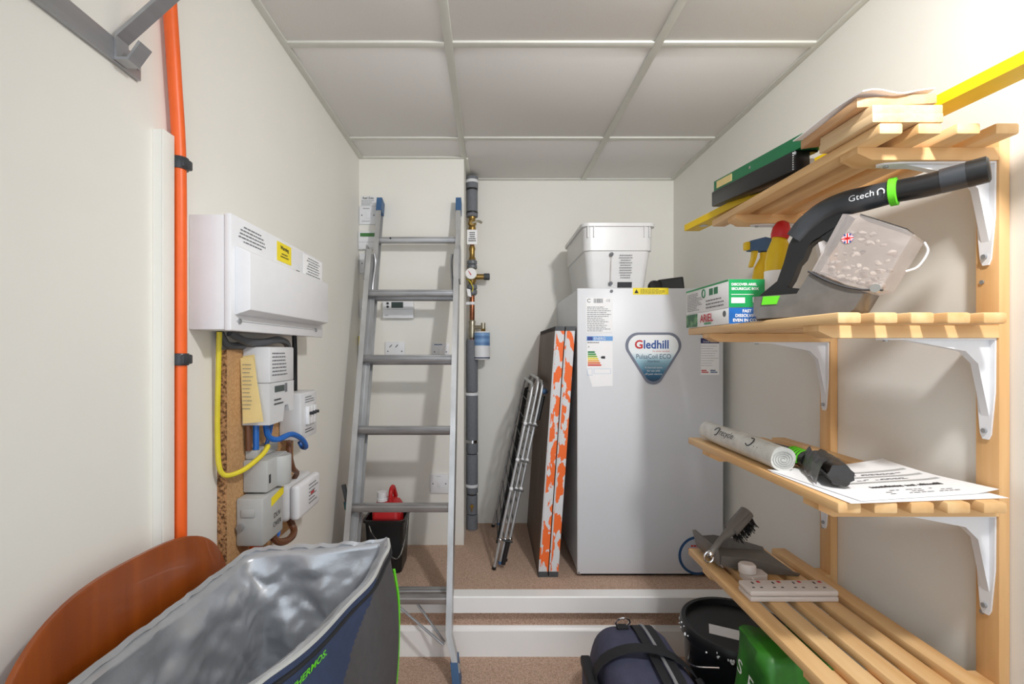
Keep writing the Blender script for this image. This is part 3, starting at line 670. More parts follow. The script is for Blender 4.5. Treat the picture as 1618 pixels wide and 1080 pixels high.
seg('pressure_valve', brass, 1.44, 1.515, .02, [(.014, 0), (.022, .3), (.022, .7), (.016, 1)])
MB().cyl((PX+.015, PYY, 1.478), (PX+.06, PYY, 1.478), .014).build('outlet', brass, ps)
MB().lathe([(.015, 0), (.017, .1), (.017, .9), (.013, 1)], (PX+.058, PYY, 1.478), (PX+.088, PYY, 1.478)).build('valve_cap', slate, ps)
ga = MB().lathe([(.026, 0), (.028, .3), (.028, 1)], (PX-.004, PYY-.022, 1.487), (PX-.004, PYY-.045, 1.487), seg=28).build('pressure_gauge', nickel, ps)
MB().cyl((PX-.004, PYY-.0455, 1.487), (PX-.004, PYY-.0465, 1.487), .0255, seg=28).build('dial', paper, ga)
MB().hexa([(PX-.006, PYY-.048, 1.478), (PX-.001, PYY-.048, 1.480), (PX-.001, PYY-.047, 1.480), (PX-.006, PYY-.047, 1.478), (PX-.018, PYY-.048, 1.500), (PX-.016, PYY-.048, 1.501), (PX-.016, PYY-.047, 1.501), (PX-.018, PYY-.047, 1.500)]).build('needle', red_m, ga)
seg('check_valve', grey_pl, 1.385, 1.44, .024, [(.018, 0), (.025, .15), (.025, .45), (.018, .5), (.025, .6), (.025, .9), (.018, 1)])
MB().tube([(PX-.03, PYY-.02, 1.465), (PX-.01, PYY-.04, 1.45), (PX+.005, PYY-.035, 1.42), (PX, PYY-.03, 1.40)], .0025, 6).build('tag_wire', cab_y, ps)
MB().hexa([(PX-.02, PYY-.04, 1.378), (PX-.002, PYY-.042, 1.372), (PX-.002, PYY-.04, 1.372), (PX-.02, PYY-.038, 1.378), (PX-.026, PYY-.036, 1.415), (PX-.008, PYY-.038, 1.41), (PX-.008, PYY-.036, 1.41), (PX-.026, PYY-.034, 1.415)]).build('wire_tag', paper, ps)
seg('copper_pipe', copper, 1.255, 1.385, .0125)
seg('tee_fitting', nickel, 1.17, 1.262, .017, [(.014, 0), (.018, .1), (.015, .3), (.018, .5), (.015, .7), (.018, .92), (.014, 1)])
MB().cyl((PX, PYY, 1.225), (PX+.055, PYY-.02, 1.225), .010).cyl((PX+.055, PYY-.02, 1.215), (PX+.055, PYY-.02, 1.247), .011).build('branch', nickel, ps)
MB().cyl((PX+.055, PYY-.02, 1.203), (PX+.055, PYY-.02, 1.218), .013, seg=6).build('brass_nut', brass, ps)
cn = MB().lathe([(.034, 0), (.0385, .03), (.0385, .96), (.034, 1)], (PX+.05, PYY-.02, 1.065), (PX+.05, PYY-.02, 1.204), seg=28).build('inhibitor_can', cu_white, ps)
MB().lathe([(.0388, 0), (.0388, 1)], (PX+.05, PYY-.02, 1.135), (PX+.05, PYY-.02, 1.198), seg=28).build('blue_band', mat('can_blue', '1F4F8E', .35, col2='7FA6D0', scale=18, stretch=(.2, .2, 2)), cn)
MB().lathe([(.0388, 0), (.0388, 1)], (PX+.05, PYY-.02, 1.072), (PX+.05, PYY-.02, 1.078), seg=28).build('navy_band', navy, cn)
for z in (1.95, 1.345, .66, .44, .895):
    MB().box(CX+.0005, PX, PYY-.008, PYY+.008, z-.007, z+.007).lathe([(.031 if z not in (1.345,) else .015, 0), (.031 if z not in (1.345,) else .015, 1)], (PX, PYY, z-.007), (PX, PYY, z+.007)).build('pipe_clip', cu_white if z != .66 else chrome, ps)
MB().cyl((PX, PYY-.025, .345), (PX, PYY-.036, .345), .009).box(PX-.003, PX+.003, PYY-.038, PYY-.034, .322, .352).build('drain_cock', brass, ps)

# ---------------------------------------------------------------- plates and controls on the chase wall
FY = CF-.0003
def plate(name, x0, x1, z0, z1, label, cat='switch plate', t=.009, rocker=False, screws=True, m=cu_white, group='white plates on the chase wall'):
    x0 = max(x0, LW+.002)
    th = thing(name, ((x0+x1)/2, FY, z0), label, cat, group)
    MB().box(x0, x1, FY-t, FY, z0, z1, bevel=.002).build('plate', m, th)
    zc = (z0+z1)/2
    if screws:
        for x in (x0+.013, x1-.013): MB().cyl((x, FY-t+.0005, zc), (x, FY-t-.001, zc), .0033, seg=10).build('screw', ink_l, th)
    if rocker:
        xc = (x0+x1)/2; MB().box(xc-.009, xc+.009, FY-t-.003, FY-t, zc-.014, zc+.014, bevel=.001).build('rocker', m, th)
    return th
nl_ = plate('notice_card', -.586, -.519, 1.770, 1.8154, 'white printed card at the top left of the chase wall', 'card', .002, screws=False)
text('lettering', 'Red Zulu', .0135, (-.5525, FY-.0022, 1.802), X, Z, ink, nl_, align='CENTER', bold=.0003)
lines('small_print', (-.583, FY-.0021, 1.799), X, Z, .058, .026, 4, ink_l, nl_, seed=2)
s1_ = plate('fused_switch', -.593, -.512, 1.685, 1.768, 'white switch plate just under the printed card', rocker=True)
lines('small_print', (-.575, FY-.0092, 1.762), X, Z, .045, .008, 1, ink_l, s1_); lines('small_print', (-.58, FY-.0092, 1.703), X, Z, .055, .006, 1, ink_l, s1_)
pgm = plate('heating_controller', -.594, -.512, 1.5693, 1.6504, 'white heating controller with a green display left of the ladder', 'controller', .022, screws=False)
box('display', lcd_g, pgm, -.584, -.518, FY-.0232, FY-.0222, 1.626, 1.642)
MB().box(-.592, -.514, FY-.0226, FY-.022, 1.601, 1.6018).build('flap_line', ink_l, pgm)
lines('small_print', (-.54, FY-.0221, 1.577), X, Z, .022, .004, 1, ink_l, pgm)
b1 = plate('blank_plate', -.592, -.516, 1.4622, 1.552, 'white plate below the heating controller', rocker=True)
b2 = plate('blank_plate', -.592, -.516, 1.2596, 1.3436, 'white plate partly behind the ladder at thermostat height')
lines('small_print', (-.565, FY-.0092, 1.335), X, Z, .03, .004, 1, ink, b2)
yd = plate('alarm_unit', -.593, -.552, 1.0425, 1.1786, 'narrow white unit with a yellow top behind the ladder rail', 'alarm', .025, screws=False)
box('yellow_panel', yellow_s, yd, -.590, -.555, FY-.0262, FY-.0252, 1.135, 1.175)
for z in (1.12, 1.105, 1.085): MB().cyl((-.567, FY-.025, z), (-.567, FY-.027, z), .004, seg=10).build('button', ink_l, yd)
da = plate('room_programmer', -.4805, -.3416, 1.2567, 1.335, 'white programmer with a small dark display between the ladder rails', 'controller', .03, screws=False)
box('display', lcd_d, da, -.441, -.388, FY-.0312, FY-.0302, 1.303, 1.329)
for z in (1.323, 1.308): MB().cyl((-.458, FY-.030, z), (-.458, FY-.0325, z), .0055).build('button', ink, da)
MB().box(-.479, -.343, FY-.0306, FY-.030, 1.2965, 1.2972).build('flap_line', ink_l, da)
lines('small_print', (-.47, FY-.0301, 1.273), X, Z, .022, .006, 1, ink, da)
do = plate('socket_plate', -.4747, -.385, 1.065, 1.1496, 'white plate with two slanted marks seen through the ladder')
for x in (-.449, -.422): MB().hexa([(x-.007, FY-.0102, 1.126), (x-.003, FY-.0102, 1.124), (x-.003, FY-.0092, 1.124), (x-.007, FY-.0092, 1.126), (x+.004, FY-.0102, 1.138), (x+.008, FY-.0102, 1.136), (x+.008, FY-.0092, 1.136), (x+.004, FY-.0092, 1.138)]).build('mark', ink_l, do)
r_ = plate('fused_switch', -.262, -.182, 1.065, 1.1438, 'white switch plate beside the right ladder rail', rocker=True)
lines('small_print', (-.25, FY-.0092, 1.14), X, Z, .055, .006, 1, blue_pl, r_, th=.8)
fs = plate('fused_switch', -.2692, -.185, .4607, .5476, 'white switch plate low on the chase wall behind the ladder', rocker=True)
lines('small_print', (-.24, FY-.0092, .54), X, Z, .03, .004, 1, ink_l, fs)

# ---------------------------------------------------------------- ladder
la = thing('combination_ladder', (-.32, 1.85, 0), 'aluminium two section ladder with blue end caps leaning on the chase wall', 'ladder')
ld_ = Vector((0, -.49, -1.772)); nrm = Vector((0, -.9638, .2665))
def lp(t, x, off=0): return Vector((x, 2.103, 1.772))+ld_*t+nrm*off
def rail(t0, t1, xo, side, off, m=alu_m, xo1=None):
    """C-section stile, web on the outer side; xo = outer face"""
    s_ = -side; a, b = lp(t0, xo, off), lp(t1, xo if xo1 is None else xo1, off)
    pf = [(0, -.025), (.020*s_, -.025), (.020*s_, -.021), (.004*s_, -.021), (.004*s_, -.006), (.008*s_, -.006), (.008*s_, .006), (.004*s_, .006), (.004*s_, .021), (.020*s_, .021), (.020*s_, .025), (0, .025)]
    return MB().profile(pf, a, b, X, nrm).build('stile', m, la)
def rung(t, x0, x1, off):
    o_ = lp(t, 0, off); pf = [(-.012, -.014), (.012, -.014), (.015, -.010), (.015, .004), (.011, .008), (.011, .011), (.006, .013), (-.006, .013), (-.011, .011), (-.015, .006), (-.015, -.010)]
    ya = Vector((0, -1, 0)); za = Vector((0, 0, 1))
    return MB().loft([[Vector((x, o_.y, o_.z))+ya*a+za*b for a, b in pf] for x in (x0, x1)]).build('rung', alu_d, la)
# rear (upper) section
rail(0.0, .93, -.4975, -1, 0, xo1=-.5005); rail(0.0, .93, -.1265, 1, 0, xo1=-.128)
for t in (.0998, .247, .398, .5505, .7035, .86): rung(t, -.490, -.134, 0)
for x, s_ in ((-.4975, -1), (-.1265, 1)):
    a, b = lp(.028, x, 0), lp(-.006, x, 0)
    MB().profile([(.002*s_, -.027), (-.022*s_, -.027), (-.022*s_, .027), (.002*s_, .027)], a, b, X, nrm).build('end_cap', blue_pl, la)
# front (lower) section
for xo, s_ in ((-.5165, -1), (-.127, 1)):
    rail(.145, .925, xo+(.004*-s_ if s_ < 0 else 0), s_, .052, xo1=xo)
    # flared foot: last stretch kicks outward
    a, b = lp(.925, xo, .052), lp(.985, xo+.030*s_, .052); s2_ = -s_
    MB().profile([(0, -.025), (.020*s2_, -.025), (.020*s2_, .025), (0, .025)], a, b, X, nrm).build('foot_stile', alu_m, la)
    c = lp(.965, xo+.020*s_, .052); dd = Vector((0, 1.59+.0, 0))
    e_ = Vector((xo+.034*s_, lp(1.0, 0, .052).y, .0005))
    MB().loft([[Vector((c.x+s2_*a_+.002*s_, c.y-b_, c.z)) for a_, b_ in ((0, -.029), (.024, -.029), (.024, .029), (0, .029))], [Vector((e_.x+s2_*a_, e_.y-b_, e_.z)) for a_, b_ in ((0, -.028), (.026, -.028), (.026, .032), (0, .032))]]).build('rubber_foot', blue_pl, la)
    br_ = MB().profile([(.003*s_, -.030), (-.004*s_, -.030), (-.004*s_, .030), (.003*s_, .030)], lp(.13, xo+.002*s_, .03), lp(.215, xo+.002*s_, .03), X, nrm).build('guide_bracket', steel_m, la)
    MB().tube([lp(.15, xo-.030*s_, .05), lp(.17, xo-.034*s_, .035), lp(.22, xo-.028*s_, .03), lp(.25, xo-.026*s_, .02)], .006, 8).build('hook', steel_m, la)
for t in (.247, .398, .5505, .7035, .867): rung(t, -.500, -.142, .052)
MB().cyl(lp(.1, -.43, .0155), lp(.1, -.43, .0185), .004, seg=10).build('rivet', ink, la)
for k in range(2): MB().cyl(lp(.872, -.335+.07*k, .052-.03*k), lp(.945, -.155+.0*k, .05-.03*k), .0045, seg=8).build('stay', steel_m, la)

# ---------------------------------------------------------------- bucket with red can, and things beside it
bk = thing('paint_bucket', (-.42, 1.93, UP), 'square black bucket holding a red can behind the ladder', 'bucket')
def bl(k, z): return rrect(-.500+k, -.338-k, 1.855+k, 2.03-k, z, .02)
MB().loft([bl(.014, UP+.0005), bl(.003, UP+.205), bl(-.004, UP+.206), bl(-.004, UP+.215), bl(.004, UP+.215), bl(.016, UP+.004)]).build('bucket', black_pl, bk)
MB().tube([(-.475, 1.855, UP+.195), (-.455, 1.845, UP+.16), (-.39, 1.842, UP+.085), (-.362, 1.845, UP+.07), (-.345, 1.87, UP+.1), (-.338, 1.94, UP+.19)], .0025, 6).build('wire_handle', chrome, bk)
rcn = thing('red_can', (-.42, 1.94, UP+.01), 'red plastic can with a white cap standing in the black bucket', 'can')
MB().loft([rrect(-.475+k, -.362-k, 1.885+k, 1.995-k, UP+z, .02) for k, z in ((.006, .008), (0, .015), (0, .245), (.012, .268), (.03, .28))]).build('can', red_m, rcn)
MB().lathe([(.023, 0), (.023, .3), (.02, .32), (.0195, 1)], (-.437, 1.915, UP+.276), (-.437, 1.915, UP+.312)).build('cap', cu_white, rcn)
MB().tube([(-.40, 1.90, UP+.275), (-.40, 1.905, UP+.315), (-.398, 1.94, UP+.325), (-.395, 1.98, UP+.275)], .009, 10).build('handle', red_m, rcn)
MB().tube([(-.575, 2.05, UP+.0052), (-.566, 2.05, UP+.2), (-.556, 2.06, UP+.42)], .013, 10).build('tool_handle', mat('maroon', '5A2530', .5), None, label='dark maroon tool handle standing in the corner left of the bucket', cat='tool')
wr = thing('decorating_pole', (-.55, 1.9, UP), 'thin grey pole with a teal collar leaning by the left wall', 'pole')
MB().tube([(-.527, 1.83, UP+.001), (-.55, 1.84, UP+.24), (-.575, 1.85, UP+.36)], .009, 10).build('pole', grey_pl, wr); MB().cyl((-.556, 1.843, UP+.265), (-.5615, 1.845, UP+.295), .0125).build('collar', mat('teal', '3E7077', .5), wr)

# ---------------------------------------------------------------- left wall: coat rail, trunking, conduit, fuse box
ck = thing('coat_rail', (LW, .6, 1.58), 'brushed steel coat rail with flat hooks high on the left wall', 'coat rail')
MB().box(LW+.0003, LW+.008, .20, .79, 1.565, 1.602, bevel=.001).build('rail', steel_m, ck)
for y in (.745, .575, .40):
    w = .0125
    pth = [(LW+.0082, 1.571), (LW+.028, 1.571), (LW+.046, 1.597), (LW+.050, 1.594), (LW+.030, 1.567), (LW+.0082, 1.567)]
    MB().loft([[(a, yy, b) for a, b in pth] for yy in (y-w, y+w)]).build('lower_hook', steel_m, ck)
    pth = [(LW+.0082, 1.571), (LW+.0082, 1.609), (LW+.10, 1.69), (LW+.104, 1.686), (LW+.012, 1.604), (LW+.012, 1.571)]
    MB().loft([[(a, yy, b) for a, b in pth] for yy in (y-w, y+w)]).build('upper_hook', steel_m, ck)
MB().cyl((LW+.008, .782, 1.583), (LW+.0105, .782, 1.583), .004, seg=10).build('screw', chrome, ck)
tk = thing('cable_trunking', (LW, .843, 0), 'cream square trunking running down the left wall', 'trunking')
MB().box(LW+.0003, LW+.016, .828, .857, .001, 1.503).build('base', wall_m, tk); MB().box(LW+.0162, LW+.019, .8275, .8575, .001, 1.5035, bevel=.0008).build('lid', wall_m, tk)
oc = thing('orange_conduit', (LW, .875, 0), 'bright orange conduit pipe clipped to the left wall', 'conduit')
MB().tube([(LW+.016, .835, CH-.03), (LW+.017, .842, 1.80), (LW+.018, .858, 1.62), (LW+.018, .871, 1.48), (LW+.018, .874, 1.30), (LW+.018, .874, .9), (LW+.018, .874, .002)], .0115, 14).build('pipe', orange_pl, oc)
for z in (1.459, 1.095): 
    MB().lathe([(.0145, 0), (.0158, .15), (.0158, .85), (.0145, 1)], (LW+.018, .8735, z-.011), (LW+.018, .8735, z+.011)).box(LW+.0195, LW+.034, .861, .888, z-.009, z+.009, bevel=.003).build('clip', dark_pl, oc)
cu = thing('consumer_unit', (-.55, 1.18, 1.153), 'white metal fuse box on the left wall with warning labels', 'fuse box')
U0, U1, UZ0, UZ1 = .927, 1.435, 1.153, 1.381
MB().box(LW+.0003, -.5242, U0, U1, UZ0, UZ1, bevel=.002).build('casing', cu_white, cu)
MB().box(-.524, -.510, U0-.002, U1+.002, UZ0-.002, UZ1+.003, bevel=.003).build('front_cover', cu_white, cu)
MB().hexa([(-.510, .939, 1.183), (-.479, .939, 1.193), (-.479, 1.393, 1.193), (-.510, 1.393, 1.183), (-.510, .939, 1.323), (-.479, .939, 1.309), (-.479, 1.393, 1.309), (-.510, 1.393, 1.323)], bevel=.002).build('flap', cu_white, cu)
CXF = -.5098
MB().box(CXF, CXF+.0006, .945, 1.385, 1.1705, 1.1712).build('cover_line', ink_l, cu)
for y in (.955, 1.375): MB().cyl((CXF, y, 1.171), (CXF+.003, y, 1.171), .0055, seg=10).build('cover_screw', steel_m, cu)
box('lock', ink, cu, -.4975, -.4945, 1.205, 1.222, 1.312, 1.318)
lines('small_print', (CXF, .952, 1.372), Y, Z, .115, .038, 5, ink_l, cu, seed=14, align='C')
ws = box('warning_label', yellow_s, cu, CXF, CXF+.0006, 1.125, 1.205, 1.329, 1.375); text('lettering', 'Warning', .013, (CXF+.0007, 1.165, 1.359), Y, Z, ink, ws, align='CENTER', bold=.0003)
lines('small_print', (CXF+.0007, 1.14, 1.353), Y, Z, .05, .014, 2, ink, ws, align='C')
nl2 = box('notice_label', paper, cu, CXF, CXF+.0006, 1.285, 1.425, 1.318, 1.378); lines('small_print', (CXF+.0007, 1.295, 1.375), Y, Z, .12, .052, 7, ink_l, nl2, seed=21, align='C')

# ---------------------------------------------------------------- meter board
mbd = thing('meter_board', (-.585, 1.2, .60), 'chipboard panel on the left wall carrying the electricity meter', 'board')
MB().box(LW+.0005, -.574, 1.0245, 1.372, .60, 1.113).build('face', chip_m, mbd)
MB().box(LW+.0005, -.5738, 1.0235, 1.0244, .60, 1.113).build('edge', chip_e, mbd)
BX = -.5738
sm = thing('smart_meter', (-.54, 1.155, .9375), 'off white electricity meter with a small screen on the chipboard panel', 'meter')
MB().box(BX, -.510, 1.089, 1.224, 1.035, 1.12, bevel=.004).build('upper_case', meter_w, sm)
MB().prism([(1.089, 1.0345), (1.224, 1.0345), (1.224, .958), (1.198, .958), (1.19, .975), (1.17, .975), (1.16, .9375), (1.089, .9375)], (BX, 0, 0), Y, Z, X, .063).build('lower_case', meter_w, sm)
box('display', lcd_d, sm, -.5105, -.5090, 1.115, 1.165, 1.012, 1.0265); box('display_frame', ink_l, sm, -.5102, -.5096, 1.170, 1.182, 1.008, 1.03)
lines('small_print', (-.5098, 1.10, 1.11), Y, Z, .11, .06, 7, ink_l, sm, seed=31); lines('small_print', (-.5098, 1.11, 1.0), Y, Z, .06, .02, 2, ink, sm, seed=32)
for k in range(2):
    z1 = 1.098-.004*k; y_ = 1.084-.006*k
    tg = MB().hexa([(-.570+.003*k, y_, .955-.012*k), (-.528+.010*k, y_-.004, .952-.004*k), (-.528+.010*k, y_-.003, .952-.004*k), (-.570+.003*k, y_+.001, .955-.012*k), (-.571-.002*k, y_, z1), (-.543, y_-.002, z1+.004), (-.543, y_-.001, z1+.004), (-.571-.002*k, y_+.001, z1)]).build('record_card', card_y, None,
        label=('buff record card hanging on the meter side, rear one', 'buff record card hanging in front on the meter side')[k], cat='card', group='record cards on the meter')
    if k: lines('small_print', (-.566, 1.0745, 1.085), (1, -.06, 0), Z, .026, .11, 12, ink_l, tg, seed=40, th=.2)
iso = thing('isolator_switch', (-.54, 1.34, .86), 'grey isolator with breaker switches right of the meter', 'breaker')
MB().box(BX+.0003, -.512, 1.275, 1.393, .865, .995, bevel=.006).build('case', meter_w, iso)
for k in range(3): 
    MB().box(-.5118, -.503, 1.305+.021*k, 1.323+.021*k, .905, .955, bevel=.001).build('breaker', cu_white, iso)
    MB().box(-.503, -.493, 1.310+.021*k, 1.318+.021*k, .932, .940, bevel=.001).build('toggle', ink, iso)
lines('small_print', (-.5115, 1.30, .985), Y, Z, .07, .02, 3, ink_l, iso); lines('small_print', (-.5115, 1.30, .895), Y, Z, .07, .014, 2, ink, iso)
cf_ = thing('cutout_fuse', (-.54, 1.17, .776), 'grey cutout fuse block below the meter', 'fuse')
MB().box(BX, -.516, 1.09, 1.20, .780, .855, bevel=.004).build('block', meter_g, cf_)
MB().box(BX, -.545, 1.10, 1.21, .8555, .878, bevel=.003).build('terminal_cover', meter_g, cf_)
MB().lathe([(.026, 0), (.028, .05), (.028, .95), (.026, 1)], (-.522, 1.165, .782), (-.522, 1.165, .853)).build('fuse_carrier', meter_g, cf_)
box('slot', ink, cf_, -.5162, -.5150, 1.097, 1.105, .80, .82)
lb = thing('service_head', (-.54, 1.11, .667), 'lower grey service box with handwriting and yellow sticker', 'fuse')
MB().box(BX, -.512, 1.06, 1.165, .667, .776, bevel=.005).build('block', meter_g, lb)
MB().box(-.56, -.53, 1.0565, 1.0598, .735, .752, bevel=.001).build('side_catch', meter_g, lb); MB().cyl((-.562, 1.0598, .712), (-.562, 1.052, .712), .008, seg=12).build('side_screw', steel_m, lb)
MB().hexa([(-.5118, 1.10, .745), (-.5112, 1.10, .745), (-.5112, 1.165, .757), (-.5118, 1.165, .757), (-.5118, 1.10, .765), (-.5112, 1.10, .765), (-.5112, 1.165, .776), (-.5118, 1.165, .776)]).build('yellow_sticker', yellow_s, lb)
text('handwriting', 'DUV', .017, (-.5117, 1.112, .713), Y, Z, ink, lb); text('handwriting', 'OVER', .017, (-.5117, 1.108, .692), Y, Z, ink, lb)
ib = thing('junction_box', (-.54, 1.3, .655), 'white rounded isolator box with translucent cover right of the fuse blocks', 'switch box')
MB().box(BX+.0003, -.53, 1.235, 1.405, .655, .755, bevel=.015, seg=4).build('case', meter_w, ib)
MB().box(-.5298, -.505, 1.24, 1.40, .658, .752, bevel=.010, seg=3).build('cover', cu_white, ib)
lines('small_print', (-.5048, 1.31, .74), Y, Z, .07, .06, 6, ink_l, ib, seed=44); box('red_mark', red_m, ib, -.5049, -.5043, 1.325, 1.35, .703, .711)
def cable(name, m, pts, r, label):
    MB().tube(pts, r, 8).build(name, m, None, label=label, cat='cable', group='cables around the meter')
cable('cable', cab_y, [(-.575, .998, 1.151), (-.578, 1.0, 1.08), (-.583, 1.005, .93), (-.575, 1.005, .85), (-.548, 1.03, .845), (-.525, 1.075, .868), (-.520, 1.10, .885), (-.53, 1.115, .882), (-.535, 1.12, .87)], .0055, 'yellow and green earth cable looping out beside the chipboard panel')
cable('cable', cab_g, [(-.565, 1.02, 1.1500), (-.55, 1.06, 1.132), (-.54, 1.12, 1.131), (-.54, 1.20, 1.139), (-.548, 1.27, 1.128), (-.56, 1.31, 1.09), (-.565, 1.32, 1.03), (-.565, 1.33, .996)], .009, 'thick grey cable curving over the top of the meter')
cable('cable', cab_g, [(-.582, 1.01, 1.152), (-.575, 1.03, 1.124), (-.56, 1.07, 1.1225)], .008, 'short dark grey cable going behind the meter top')
cable('cable', black_pl, [(-.545, 1.31, 1.152), (-.55, 1.325, 1.10), (-.558, 1.345, 1.05), (-.562, 1.355, .996)], .007, 'black cable dropping from the fuse box to the isolator')
cable('cable', cab_b, [(-.535, 1.12, .9375), (-.533, 1.13, .905), (-.520, 1.15, .893), (-.507, 1.20, .897), (-.500, 1.25, .875), (-.503, 1.285, .848), (-.52, 1.305, .843), (-.53, 1.31, .857)], .007, 'blue cable looping from the meter to the isolator')
cable('cable', cab_b, [(-.55, 1.105, .937), (-.55, 1.105, .878)], .007, 'straight blue cable under the left of the meter')
cable('cable', cab_b, [(-.54, 1.165, .936), (-.545, 1.16, .90), (-.55, 1.155, .878)], .005, 'thin blue cable under the middle of the meter')
cable('cable', cab_br, [(-.562, 1.092, .937), (-.562, 1.095, .878)], .007, 'straight brown cable under the meter')
cable('cable', cab_br, [(-.55, 1.29, .865), (-.535, 1.25, .85), (-.525, 1.25, .80), (-.53, 1.29, .775), (-.545, 1.31, .755)], .007, 'brown cable between the isolator and the white box')
cable('cable', cab_br, [(-.545, 1.16, .667), (-.53, 1.17, .635), (-.52, 1.21, .622), (-.525, 1.26, .625), (-.545, 1.275, .655)], .009, 'thick brown cable looping below the white box')
cable('cable', cab_b, [(-.555, 1.13, .667), (-.545, 1.16, .645), (-.54, 1.20, .64), (-.55, 1.225, .68)], .004, 'thin blue cable below the white box')
cable('cable', orange_pl, [(-.55, 1.10, .667), (-.552, 1.10, .60), (-.555, 1.09, .50)], .012, 'short orange sleeve under the lower grey box')

# ---------------------------------------------------------------- chair and cool bag
chair = thing('plywood_chair', (-.35, .74, 0), 'brown curved plywood chair against the left wall under the cool bag', 'chair')
bkx = []
for i in range(49):
    sg = -math.cos(math.pi*i/48); y = .7325+.2325*sg
    ztop = .60+.19*max(0, 1-abs(sg)**3)**.36-.012*sg
    bkx.append((-.557+.010*sg*sg, y, max(ztop, .56)))
g1 = [[(x, y, .545), (x, y, (.545+zt)/2), (x+.001, y, zt-.004), (x+.003, y, zt), (x+.009, y, zt), (x+.011, y, zt-.004), (x+.011, y, (.545+zt)/2), (x+.011, y, .545)] for x, y, zt in bkx]
MB().loft(g1).build('backrest', chair_w, chair, angle=40)
MB().loft([rrect(-.535+k, -.13-k, .53+k, .96-k, z, .06) for k, z in ((.004, .384), (0, .388), (0, .396), (.004, .40))]).build('seat', chair_w, chair)
for x, y in ((-.50, .57), (-.50, .92), (-.17, .57), (-.17, .92)):
    MB().tube([(x, y, .384), (x+(.02 if x > -.3 else -.04), y, .0)], .012, 12, 0).build('leg', steel_m, chair)
for y in (.63, .81): MB().tube([(-.50, y, .378), (-.545, y, .40), (-.5625, y, .47), (-.569, y, .60)], .010, 10).build('back_support', steel_m, chair)
cb = thing('cool_bag', (-.37, .65, .401), 'open insulated cool bag with silver lining and THERMOS lettering on the chair', 'bag')
rim = [(-.212, .982, .716), (-.228, .979, .712), (-.30, .972, .708), (-.40, .966, .706), (-.488, .956, .700), (-.506, .90, .694), (-.517, .81, .690), (-.523, .70, .690), (-.522, .578, .695), (-.515, .45, .70), (-.50, .33, .70), (-.44, .28, .70), (-.34, .275, .70), (-.31, .31, .70), (-.31, .42, .70), (-.298, .52, .70), (-.2835, .58, .70), (-.259, .635, .70), (-.242, .691, .70), (-.227, .768, .70), (-.2095, .842, .70), (-.207, .913, .705), (-.204, .95, .711)]
R_ = smooth_path([*rim, rim[0]], 9)[:-1]
cxr = Vector((-.37, .63, 0))
def ringat(k, z, inset, amp=0, seed=0):
    out = []
    for p in R_:
        c = Vector((cxr.x, min(max(p.y, .40), .85), 0)); dv = Vector((p.x-c.x, p.y-c.y, 0)); L_ = dv.length
        q_ = c+dv*((L_-inset)/L_); zz = p.z*(1-k)+z*k
        nv = mnoise.noise(Vector((p.x*9, p.y*9, zz*11+seed)))
        out.append(Vector((q_.x, q_.y, zz))+dv.normalized()*amp*nv)
    return out
zb = .403
n_ = 56
def bulge(p): return .022 if p.x > -.40 else .004
def ringo(k):
    base = ringat(k/n_, zb, 0, .003)
    return [q+Vector((q.x-cxr.x, (q.y-min(max(q.y, .40), .85)), 0)).normalized()*(bulge(p)*math.sin(k/n_*2.4)-(.012 if k == n_ else 0)) for p, q in zip(R_, base)]
outer = [ringo(k) for k in range(n_+1)]
def grey_zone(p): return p.z < (.60+.30*(p.y-.71)+.05*math.sin((p.y-.7)*8) if p.x > -.36 else .50)
m1, m2 = MB(), MB(); NR = len(R_); seam = []
V1 = [[m1.v(p) for p in lp_] for lp_ in outer]; V2 = [[m2.v(p) for p in lp_] for lp_ in outer]
for k in range(n_):
    for i in range(NR):
        j = (i+1) % NR; c = (outer[k][i]+outer[k+1][j])/2
        mm, VV = (m2, V2) if grey_zone(c) else (m1, V1)
        mm.face([VV[k][i], VV[k][j], VV[k+1][j], VV[k+1][i]])
m2.face(V2[n_])
for mm in (m1, m2): bmesh.ops.delete(mm.bm, geom=[v for v in mm.bm.verts if not v.link_faces], context='VERTS')
m1.build('upper_shell', navy, cb, angle=80); m2.build('lower_shell', dgrey_f, cb, angle=80)
k0 = max(range(NR), key=lambda i: R_[i].x+R_[i].y)
MB().tube([lp_[k0]+Vector((.003, .002, 0)) for lp_ in outer[12:]], .003, 6, 2).build('corner_piping', green_pipe, cb)
def crease(p, s0): return mnoise.noise(p*s0)
inner = [ringat(0, zb, .008)]
for k in range(1, n_+1):
    t = k/n_; rg = ringat(t, zb+.014, .014+.016*math.sin(t*3.1), 0); row = []
    for p, q in zip(R_, rg):
        dv = Vector((q.x-cxr.x, q.y-min(max(q.y, .40), .85), 0)).normalized()
        w = min(1, k/9)*(.024*crease(Vector((p.x*1.0, p.y, q.z*.7)), 11)+.016*abs(crease(Vector((p.x+3, p.y+q.z*.6, q.z*.8)), 15))+.004*crease(Vector((p.x, p.y-q.z, q.z)), 38))
        row.append(q-dv*(w+.004))
    inner.append(row)
MB().loft(inner, cap0=False).build('lining', liner_m, cb, angle=60)
wv = [Vector((0, 0, .004*crease(p, 30)+.003*crease(p, 70))) for p in R_]
MB().loft([outer[0], [p+Vector((0, 0, .007))+w for p, w in zip(ringat(0, zb, .003), wv)], [p+Vector((0, 0, .002))+w*1.5 for p, w in zip(ringat(0, zb, .010), wv)], inner[0]], cap0=False, cap1=False).build('rim_binding', liner_m, cb, angle=70)
MB().tube([*outer[0], outer[0][0]], .0032, 6, 1).build('rim_piping', meter_g, cb)
zt_ = [p+Vector((0, 0, -.009)) for p in ringat(.02, zb, -.003)]
MB().tube([*zt_, zt_[0]], .004, 6, 1).build('zip', webbing, cb)
